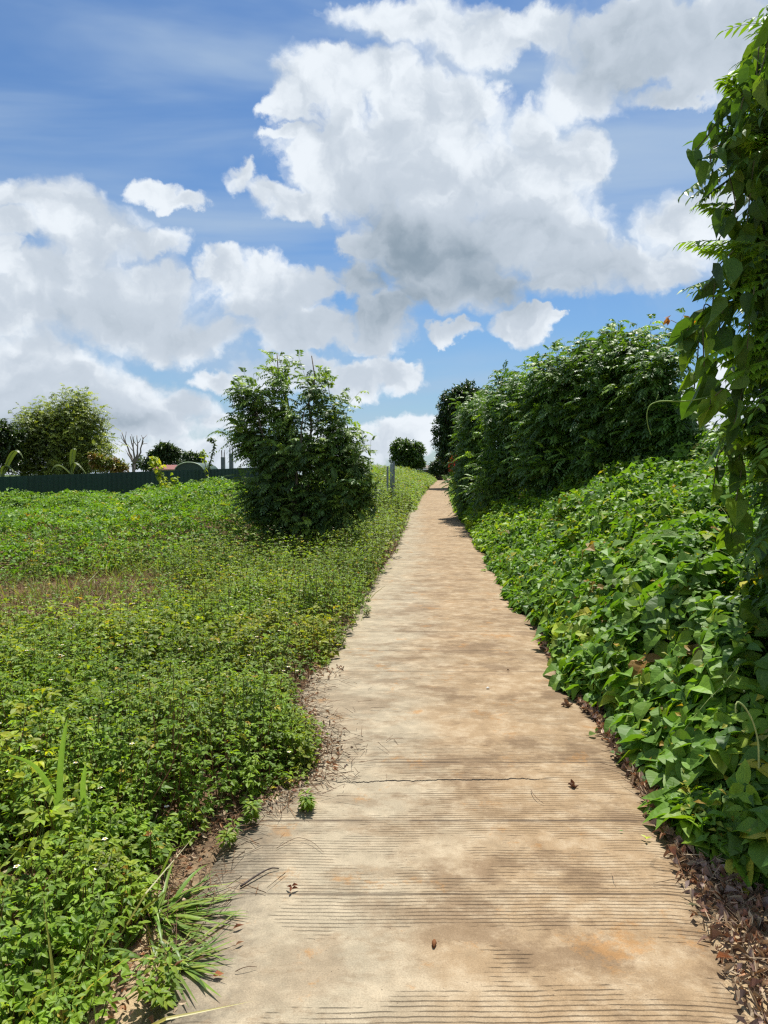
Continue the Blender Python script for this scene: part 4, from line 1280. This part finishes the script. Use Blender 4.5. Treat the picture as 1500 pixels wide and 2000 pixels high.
# ---------------------------------------------------------------- the vine-hung tree at the right edge
YT = 4.2
b = P(1700, 930, YT + .25); b[2] = float(ground(b[0], b[1]))
NG = [(.055, .120, .022), (.075, .160, .022), (.12, .21, .025), (.04, .085, .022)]
root = empty('overhanging_tree', b, 'tall feathery tree overhanging the bank at the right edge of the picture', 'tree')
tr = Soup(); tips = [P(1560, 60, YT), P(1600, 250, YT + .4), P(1570, 420, YT - .1), P(1580, 560, YT + .2), P(1560, 700, YT), P(1750, 100, YT + .8), P(1850, 300, YT + .5)]
tube(tr, limb_path(b - (0, 0, .2), P(1680, 300, YT + .4), 10, 0, .04), np.linspace(.075, .04, 10), (.15, .12, .09), 10)
tr.build('trunk', M_BARK, root, b, smooth=True)
main = limb_path(b - (0, 0, .2), P(1680, 300, YT + .4), 10, 0, .04)
tr = Soup()
for tp in tips:
    k_ = rng.randint(3, 9)
    tube(tr, limb_path(main[k_], tp, 8, .05, .08), np.linspace(.022, .006, 8), (.15, .12, .09), 6)
tr.build('limbs', M_BARK, root, b, smooth=True)
fo = Soup()


def leaf_sprays(fo, pos, dirs, ln, c, npairs=8):
    """near compound leaves with visible separate leaflets"""
    n = len(pos)
    feather(fo, pos, dirs, ln, npairs, np.full(n, .085), .027, c, rng.uniform(.15, .6, n), LANCE)


def col_x(py):
    """left limit of the crown in photo pixels at each height"""
    return np.interp(py, [0, 60, 150, 230, 300, 420, 520, 600, 700, 800, 870, 960, 1060, 1200], [1530, 1500, 1470, 1435, 1425, 1440, 1440, 1455, 1450, 1455, 1450, 1460, 1455, 1475])


n = 1250
py_ = rng.uniform(-30, 1180, n); dd_ = YT + rng.uniform(-.45, .75, n)
px_ = col_x(py_) + 26 + 130 * (fbm(py_ / 70., py_ * 0 + 2, 3) - .42) + rng.gamma(1.7, 52, n)
pos = np.stack([P(a_, b2, c2) for a_, b2, c2 in zip(px_, py_, dd_)])
dirs = unit(rdir(n, -.5, .5) + np.array([-.35, -.2, .1]))
leaf_sprays(fo, pos, dirs, rng.uniform(.14, .30, n), tints(n, NG, [.34, .28, .16, .22]), 5)
# named bright sprays reaching out of the crown
for (ax, ay, bx2, by2, dp, bright) in ((1500, 480, 1330, 470, -.3, 1), (1500, 520, 1345, 560, -.25, 1), (1460, 300, 1340, 375, 0, .6), (1440, 400, 1362, 408, .1, 1), (1500, 655, 1385, 698, -.3, 1.2), (1510, 700, 1420, 745, -.35, 1.2),
                                       (1480, 560, 1395, 585, -.3, 1), (1500, 440, 1400, 440, -.1, 1), (1480, 200, 1405, 160, 0, 1), (1510, 270, 1440, 280, -.2, 1.2), (1480, 770, 1400, 790, -.2, 1), (1500, 840, 1400, 850, -.3, 1), (1480, 140, 1440, 150, 0, 1.3), (1520, 620, 1440, 640, -.2, 1)):
    for rep in range(3):
        a_ = P(ax, ay + rep * 14, YT + dp - .02 * rep); c_ = P(bx2 + rep * 18, by2 + rep * 10, YT + dp - .1 + .05 * rep)
        L_ = np.linalg.norm(c_ - a_)
        feather(fo, a_[None], (c_ - a_)[None] + (0, 0, .06), np.array([L_]), 15, np.array([.082]), .030, np.array([[.15, .27, .028]]) * bright * rng.uniform(.75, 1.1), np.array([.14]), LANCE)
fo.build('crown', [M_FEATHER, M_STEM], root, b)

# climbing vine: strands of big hanging leaves
b2 = P(1640, 930, YT - .05); b2[2] = float(ground(b2[0], b2[1]))
root = empty('climbing_vine', b2, 'large leaved climbing vine hanging in curtains from the tree at the right edge', 'vine')
st = Soup(); vf = Soup()
BIG = [(.050, .115, .026), (.035, .080, .024), (.075, .150, .026), (.12, .21, .028)]
STR = [[(1500, 20), (1502, 60), (1495, 110), (1480, 150)], [(1480, 90), (1475, 170), (1450, 190), (1440, 240)], [(1450, 180), (1410, 215), (1385, 260), (1360, 290)], [(1430, 210), (1415, 270), (1420, 330), (1435, 400), (1430, 440)],
       [(1440, 270), (1385, 290), (1390, 340)], [(1470, 300), (1465, 380), (1455, 460), (1440, 520)], [(1430, 490), (1400, 520), (1392, 560), (1388, 610)], [(1450, 540), (1420, 580), (1405, 620), (1400, 660)],
       [(1400, 610), (1372, 590), (1368, 640)], [(1375, 600), (1362, 650), (1360, 700), (1355, 760)], [(1370, 640), (1372, 700), (1374, 760)], [(1345, 630), (1340, 660)], [(1400, 640), (1395, 690), (1392, 730), (1390, 770)], [(1410, 760), (1385, 780), (1384, 800)],
       [(1490, 200), (1500, 320), (1490, 440), (1480, 560), (1490, 680), (1480, 800)], [(1540, 100), (1530, 260), (1520, 420), (1530, 600), (1510, 760)], [(1470, 560), (1460, 660), (1455, 740), (1430, 830)], [(1600, 60), (1590, 260), (1580, 500), (1560, 760)], [(1470, 800), (1450, 850), (1440, 900)],
       [(1415, 870), (1400, 890), (1390, 960)], [(1450, 900), (1430, 1000), (1425, 1060)]]
for k_, pl in enumerate(STR):
    dpt = YT - .35 + rng.uniform(-.15, .25) + (.35 if pl[0][0] > 1500 else 0)
    p3 = spline([P(a_ + 4 * rng.rand(), c_, dpt) for a_, c_ in pl], 26)
    tube(st, p3, .0035, (.10, .10, .05), 5)
    L_ = np.sum(np.linalg.norm(np.diff(p3, axis=0), axis=1))
    m_ = max(3, int(L_ / .055))
    i_ = np.linspace(1, 25, m_).astype(int)
    pos = p3[i_] + rng.normal(0, .018, (m_, 3))
    dr = unit(np.stack([rng.normal(-.15, .45, m_), rng.normal(-.1, .45, m_), rng.uniform(-1.3, -.5, m_)], 1))
    nr = unit(np.stack([rng.normal(0, .9, m_), rng.normal(-.6, .6, m_), rng.uniform(.1, .6, m_)], 1))
    ln = rng.uniform(.11, .18, m_)
    leaves(vf, HEART, pos, dr, nr, ln, ln * rng.uniform(.55, .8, m_), tints(m_, BIG, [.34, .28, .24, .14], .2), rng.uniform(-.1, .4, m_), 0, rng.uniform(0, .35, m_))
n = 2100
py_ = rng.uniform(-10, 1230, n); px_ = col_x(py_) + 4 + 150 * (fbm(py_ / 70., py_ * 0 + 2, 3) - .42) + rng.gamma(1.8, 50, n)
pos = np.stack([P(a_, c_, YT + d2) for a_, c_, d2 in zip(px_, py_, rng.uniform(-.25, .7, n))])
dr = unit(np.stack([rng.normal(0, .5, n), rng.normal(0, .5, n), rng.uniform(-1.3, -.2, n)], 1))
ln = rng.uniform(.10, .18, n)
leaves(vf, HEART, pos, dr, unit(rdir(n) + (0, -.3, .3)), ln, ln * rng.uniform(.55, .85, n), tints(n, BIG, [.34, .34, .20, .12], .2), rng.uniform(-.1, .4, n), 0, rng.uniform(0, .35, n))
# the few russet young leaves
leaves(vf, OVATE, P(1347, 632, YT - .3)[None] + rng.normal(0, .012, (7, 3)), rdir(7), rdir(7), .045, .03, tints(7, [(.38, .16, .04), (.30, .20, .05)]), .3)
leaves(vf, OVATE, P(1306, 622, YT - .2)[None] + rng.normal(0, .01, (5, 3)), rdir(5, -1, .2), rdir(5), .04, .02, tints(5, [(.22, .09, .04)]), .3)
vf.build('foliage', [M_VINE, M_STEM], root, b2)
st.build('stem', M_STEM, root, b2, smooth=True)
s = Soup()
tube(s, spline([P(*q) for q in ((1480, 742, 3.9), (1400, 772, 3.8), (1340, 785, 3.75), (1290, 782, 3.75), (1268, 790, 3.75), (1262, 810, 3.75), (1266, 835, 3.76), (1272, 850, 3.77))], 34), np.linspace(.0042, .0018, 34), (.20, .30, .07), 6)
tube(s, spline([P(*q) for q in ((1281, 783, 3.75), (1284, 775, 3.75), (1286, 770, 3.75))], 6), .0015, (.20, .30, .07), 5)
s.build('tendril', M_STEM, root, b2, smooth=True)
s = Soup()
tube(s, spline([P(*q) for q in ((1310, 625, 3.95), (1340, 640, 3.9), (1370, 655, 3.85))], 8), .0018, (.14, .09, .05), 5)
s.build('twig', M_STEM, root, b2, smooth=True)

# pale curling tendril on the bank in the foreground
pp = [P(*q) for q in ((1482, 1500, 2.75), (1482, 1450, 2.72), (1472, 1410, 2.7), (1455, 1380, 2.68), (1440, 1368, 2.66), (1436, 1380, 2.66), (1437, 1392, 2.66))]
s = Soup(); tube(s, spline(pp, 30), np.linspace(.0035, .0025, 30), (.33, .42, .16), 6)
leaves(s, OVATE_LO, np.array([pp[4], pp[5]]), np.array([(-.3, -.2, -1), (.2, -.2, -.8)]), rdir(2), .022, .008, (.40, .45, .16), .2)
tag(s.build('vine_tendril', [M_STEM], None, pp[0]), 'pale green curling tendril rising from the shaded bank leaves', 'tendril')

# ---------------------------------------------------------------- single plants at the left edge of the path
def grass_clump(name, label, px_, py_, n, ln, pal, spread, updown, wid=.012, bias=(0, 0, 0), seedY=None):
    r = ray(px_, py_); Y = (EYE / -r[2]) * r[1]
    p = np.array([r[0] * Y / r[1], Y, 0.0]); p[2] = float(ground(p[0], p[1]))
    root = empty(name, p, label, 'grass')
    dr = unit(np.stack([rng.normal(0, spread, n), rng.normal(0, spread, n), rng.uniform(updown[0], updown[1], n)], 1) + np.asarray(bias))
    L_ = rng.uniform(ln[0], ln[1], n); st_ = p + np.stack([rng.normal(0, .03, n), rng.normal(0, .03, n), np.zeros(n)], 1)
    m_ = 7; t_ = np.linspace(0, 1, m_)
    s = Soup(); side = unit(np.cross(dr, (0, 0, 1.)))
    c = tints(n, pal, None, .2); dp = rng.uniform(.25, .75, n)
    C = st_[:, None] + dr[:, None] * (L_[:, None] * t_[None])[..., None] - np.array([0, 0, 1.]) * (L_[:, None] * dp[:, None] * t_[None] ** 2)[..., None]
    fl = np.maximum(ground(C[..., 0], C[..., 1]), np.where(C[..., 0] > xl(C[..., 1]), rise(C[..., 1]), -1)) + .006
    C[..., 2] = np.maximum(C[..., 2], fl + t_[None] * .01)
    w_ = wid * rng.uniform(.6, 1.2, n)[:, None] * np.array([.55, .9, 1, .95, .75, .45, .03])[None]
    A_ = np.stack([C - side[:, None] * w_[..., None], C - np.array([0, 0, .25]) * w_[..., None], C + side[:, None] * w_[..., None]], 2)
    F = []
    for q in range(m_ - 1):
        for e_ in (0, 1):
            a_ = q * 3 + e_
            F += [(a_, a_ + 1, a_ + 4), (a_, a_ + 4, a_ + 3)]
    FF = np.array(F)[None] + (np.arange(n) * m_ * 3)[:, None, None]
    s.add(A_.reshape(-1, 3), FF.reshape(-1, 3), np.repeat(c, m_ * 3, axis=0))
    s.build('blades', [M_GRASS], root, p, smooth=True)
    return root


GR = [(.10, .19, .04), (.14, .23, .045), (.18, .25, .05), (.08, .15, .04)]
grass_clump('grass_clump', 'flattened clump of broad grass blades spilling towards the concrete', 300, 1790, 70, (.16, .36), GR, .55, (.15, .6), .008, bias=(.75, .05, 0))
grass_clump('grass_clump', 'yellowing grass tuft spreading over the sandy left margin', 330, 1880, 60, (.12, .28), GR + [(.25, .24, .07)], .6, (.15, .7), .0055, bias=(.5, -.1, 0))
grass_clump('grass_clump', 'stiff straw coloured grass tuft with reddish stems in the left foreground', 210, 1720, 60, (.18, .40), [(.24, .22, .06), (.30, .16, .07), (.16, .2, .05), (.34, .24, .12)], .4, (.5, 1.2), .0055, bias=(-.1, 0, 0))
for px_, pts, lab in ((120, [(118, 1690), (115, 1600), (118, 1480), (132, 1400)], 'upright broad grass blade standing tallest in the left weeds'),
                      (60, [(150, 1690), (110, 1560), (70, 1490), (0, 1470)], 'long grass blade bending left over the weeds at the frame edge'),
                      (170, [(190, 1690), (170, 1600), (160, 1540), (168, 1490)], 'shorter upright grass blade right of the tallest one')):
    Yb = 3.0
    c3 = spline([P(a_, b_, Yb - .1 * q) for q, (a_, b_) in enumerate(pts)], 16)
    g0 = c3[0].copy(); g0[2] = float(ground(g0[0], g0[1])) - .02
    c3 = np.concatenate([[g0], c3])
    s = Soup(); m_ = len(c3); t_ = np.linspace(0, 1, m_)
    w_ = .014 * np.sin(np.clip(t_ * .93 + .07, 0, 1) * math.pi) ** .55
    side = unit(np.cross(np.gradient(c3, axis=0), (.15, 1, .2)))
    V = np.concatenate([c3 + (0, .006, 0), c3 - side * w_[:, None], c3 + side * w_[:, None]]); F = []
    for q in range(m_ - 1): F += [(q, m_ + q, m_ + q + 1), (q, m_ + q + 1, q + 1), (q, q + 1, 2 * m_ + q + 1), (q, 2 * m_ + q + 1, 2 * m_ + q)]
    s.add(V, F, (.12, .22, .07))
    tag(s.build('tall_grass', [M_GRASS], None, g0, smooth=True), lab, 'grass', 'single grass blades in the left weeds')


def on_path(px_, py_):
    r = ray(px_, py_); Y = (EYE / -r[2]) * r[1]
    return np.array([r[0] * Y / r[1], Y, .004])


def seedling(label, px_, py_, h, n=3):
    p = on_path(px_, py_); p[2] = max(float(ground(p[0], p[1])), 0 if p[0] > xl(p[1]) else -1)
    root = empty('weed_seedling', p, label, 'weed', 'single weeds at the edge of the path')
    st = Soup(); fo = Soup()
    for q in range(n):
        d_ = unit(np.array([rng.normal(0, .4), rng.normal(0, .4), 1.])); tip = p + d_ * h * rng.uniform(.6, 1)
        tube(st, limb_path(p, tip, 5, 0, .08), np.linspace(.0028, .0012, 5), (.13, .14, .04), 5)
        for k_ in range(5):
            nd = p + (tip - p) * (.25 + .75 * k_ / 4)
            for a_ in (0, math.pi):
                az = a_ + k_ * 1.57 + rng.uniform(-.4, .4)
                for da in (0, .9, -.9):
                    dr = np.array([[math.cos(az + da), math.sin(az + da), rng.uniform(-.2, .4)]])
                    leaves(fo, OVATE, nd + dr * .012, dr, (0, 0, 1.), np.array([rng.uniform(.025, .045)]), np.array([rng.uniform(.012, .02)]), tints(1, GREENS[:4]), .3)
    st.build('stem', M_STEM, root, p); fo.build('foliage', [M_WEED], root, p)


seedling('leafy weed growing in the sand at the bottom left of the concrete', 330, 1960, .16, 4)
seedling('weed sprig at the concrete edge just below the crack', 600, 1580, .12, 3)
seedling('small weed among brown litter left of the crack', 490, 1610, .12, 3)
seedling('lone weed sprout in the litter above the flattened grass', 445, 1650, .10, 2)
seedling('weed sprig leaning onto the path beside the farther left verge', 715, 1205, .13, 3)

# ---------------------------------------------------------------- single things lying on the path
def fallen(name, label, cat, px_, py_, ln, wd, tint, ang, curl, droop=.2, n=1, mat=None, grp='fallen leaves on the path'):
    p = on_path(px_, py_); s = Soup()
    for q in range(n):
        a_ = ang + q * 2.1
        leaves(s, OVATE, (p + (0, 0, .006 + .004 * q))[None], np.array([[math.cos(a_), math.sin(a_), .12]]), np.array([[0.1, -.1, 1.]]), np.array([ln]), np.array([wd]), np.array([tint]) * (1 + .1 * q), np.array([droop]), 0, np.array([curl]))
    sticks(s, (p + (0, 0, .006))[None], (p + (-math.cos(ang) * ln * .35, -math.sin(ang) * ln * .35, .01))[None], .0012, .0008, np.array([tint]) * .7)
    tag(s.build(name, [mat or M_DEAD], None, p), label, cat, grp)


def roll(label, px_, py_, ln, r_, ang, tint):
    p = on_path(px_, py_); s = Soup(); t_ = np.linspace(0, 1, 9)
    pts = np.stack([p[0] + (t_ - .5) * ln * math.cos(ang), p[1] + (t_ - .5) * ln * math.sin(ang) + .006 * np.sin(t_ * 9), p[2] + r_ * .9 + .004 * np.sin(t_ * 7)], 1)
    tube(s, pts, r_ * np.array([.25, .7, 1, .85, 1.05, .9, .7, .5, .15]), tint, 9)
    leaves(s, OVATE, pts[[2, 5]], np.array([(1, .3, .3), (-1, -.2, .2)]), np.array([(0, 0, 1.), (0, -.4, 1.)]), ln * .6, r_ * 3, np.array(tint) * 1.25, .5, 0, .8)
    tag(s.build('fallen_leaf', [M_DEAD], None, p, smooth=False), label, 'leaf', 'fallen leaves on the path')


roll('thick rolled brown leaf lying alone near the right verge', 1108, 1380, .085, .013, .1, (.24, .15, .09))
roll('rolled brown leaf tucked against the right verge leaves', 1098, 1282, .10, .016, -.2, (.22, .14, .09))
roll('crumpled brown leaf lying on the crack', 1120, 1538, .055, .008, -.5, (.16, .08, .045))
fallen('fallen_leaf', 'round green leaf lying on the concrete beyond the crack', 'leaf', 1150, 1440, .055, .05, (.10, .17, .05), .3, .15, 0, 1, M_VINE)
fallen('fallen_leaf', 'upright green leaf leaning next to the round one', 'leaf', 1166, 1436, .045, .03, (.09, .16, .05), 1.4, .2, -.6, 1, M_VINE)
fallen('fallen_leaf', 'yellow green sprig of leaflets near the right litter', 'leaf', 1262, 1642, .028, .013, (.32, .42, .06), .2, .1, 0, 3, M_GRASS)
fallen('fallen_leaf', 'tiny green leaf on bare concrete below the crack', 'leaf', 1210, 1627, .018, .008, (.12, .25, .07), 0, .1, 0, 1, M_GRASS)
fallen('fallen_leaf', 'reddish brown star shaped leaf cluster left of centre', 'leaf', 570, 1742, .030, .014, (.20, .08, .045), .4, .5, .2, 4)
fallen('fallen_leaf', 'flat rust red leaf chip at the lower left of the concrete', 'leaf', 416, 1912, .036, .026, (.34, .13, .06), .2, .05, 0)
fallen('fallen_leaf', 'pointed red brown leaf beside the flattened grass', 'leaf', 455, 1820, .045, .016, (.26, .11, .06), .6, .4, .1)
fallen('fallen_leaf', 'narrow dull brown leaf just under the pointed red one', 'leaf', 460, 1852, .035, .012, (.27, .15, .08), .7, .3, .1)
fallen('fallen_leaf', 'small dark brown curled leaf by the right groove lines', 'leaf', 1327, 1722, .022, .014, (.16, .09, .05), .5, .9, .3)
fallen('fallen_leaf', 'brown dry leaf among the litter bulge at the right verge', 'leaf', 1215, 1480, .07, .04, (.34, .25, .17), 2.2, .8, .2)
fallen('fallen_leaf', 'dull green leaf lying at the right edge of the lower grooves', 'leaf', 1343, 1772, .035, .014, (.17, .17, .08), -.3, .2, 0)
fallen('fallen_leaf', 'tiny dark leaf in the middle of the path beyond the rolled leaf', 'leaf', 990, 1312, .026, .016, (.10, .06, .04), .1, .6, .2)
fallen('fallen_leaf', 'dark leaf speck on the pale left half beyond the crack', 'leaf', 645, 1442, .022, .010, (.08, .06, .04), 1.0, .7, .2)
fallen('fallen_leaf', 'green sprig creeping in from the right verge halfway up', 'leaf', 945, 1116, .07, .05, (.12, .22, .04), 3.0, .2, .0, 3, M_GRASS)
p = on_path(953, 1346); s = Soup(); tube(s, [p + (-.012, 0, .004), p + (0, .002, .006), p + (.012, 0, .004)], [.003, .008, .003], (.75, .74, .70), 7)
tag(s.build('white_pebble', [M_ROUGH], None, p, smooth=True), 'tiny white pebble near the middle of the path', 'pebble')
p = on_path(848, 1846); s = Soup(); tube(s, [p + (-.003, -.02, .002), p + (0, 0, .005), p + (.002, .018, .002)], [.004, .009, .004], (.20, .08, .03), 7)
tag(s.build('bark_crumb', [M_DEAD], None, p, smooth=True), 'rust brown crumb of bark in the lower middle of the path', 'bark')


def twig(label, pts, r_=.0018, tint=(.13, .08, .05)):
    p3 = np.array([on_path(a_, b_) + (0, 0, .004) for a_, b_ in pts]); c = spline(p3, 18)
    c[:, 2] += .008 * np.sin(np.linspace(0, math.pi, 18))
    s = Soup(); tube(s, c, np.linspace(r_, r_ * .5, 18), tint, 5)
    tag(s.build('twig', [M_STEM], None, p3[0], smooth=True), label, 'twig', 'twigs lying on the path')


twig('thin curved brown twig lying below the crack', [(1037, 1545), (1040, 1555), (1050, 1567), (1063, 1573)])
twig('dark thick twig pointing out of the left litter', [(470, 1735), (500, 1718), (528, 1702), (545, 1700)], .0045, (.06, .045, .04))
twig('long wiry stem arching from the left litter onto the concrete', [(540, 1660), (580, 1640), (610, 1650), (632, 1668)], .0014)
twig('short straight twig on the pale lower left concrete', [(460, 1902), (480, 1898), (502, 1893)], .0016)
twig('small pale twig near the right groove lines', [(1196, 1710), (1198, 1722), (1203, 1732)], .0014, (.3, .2, .12))
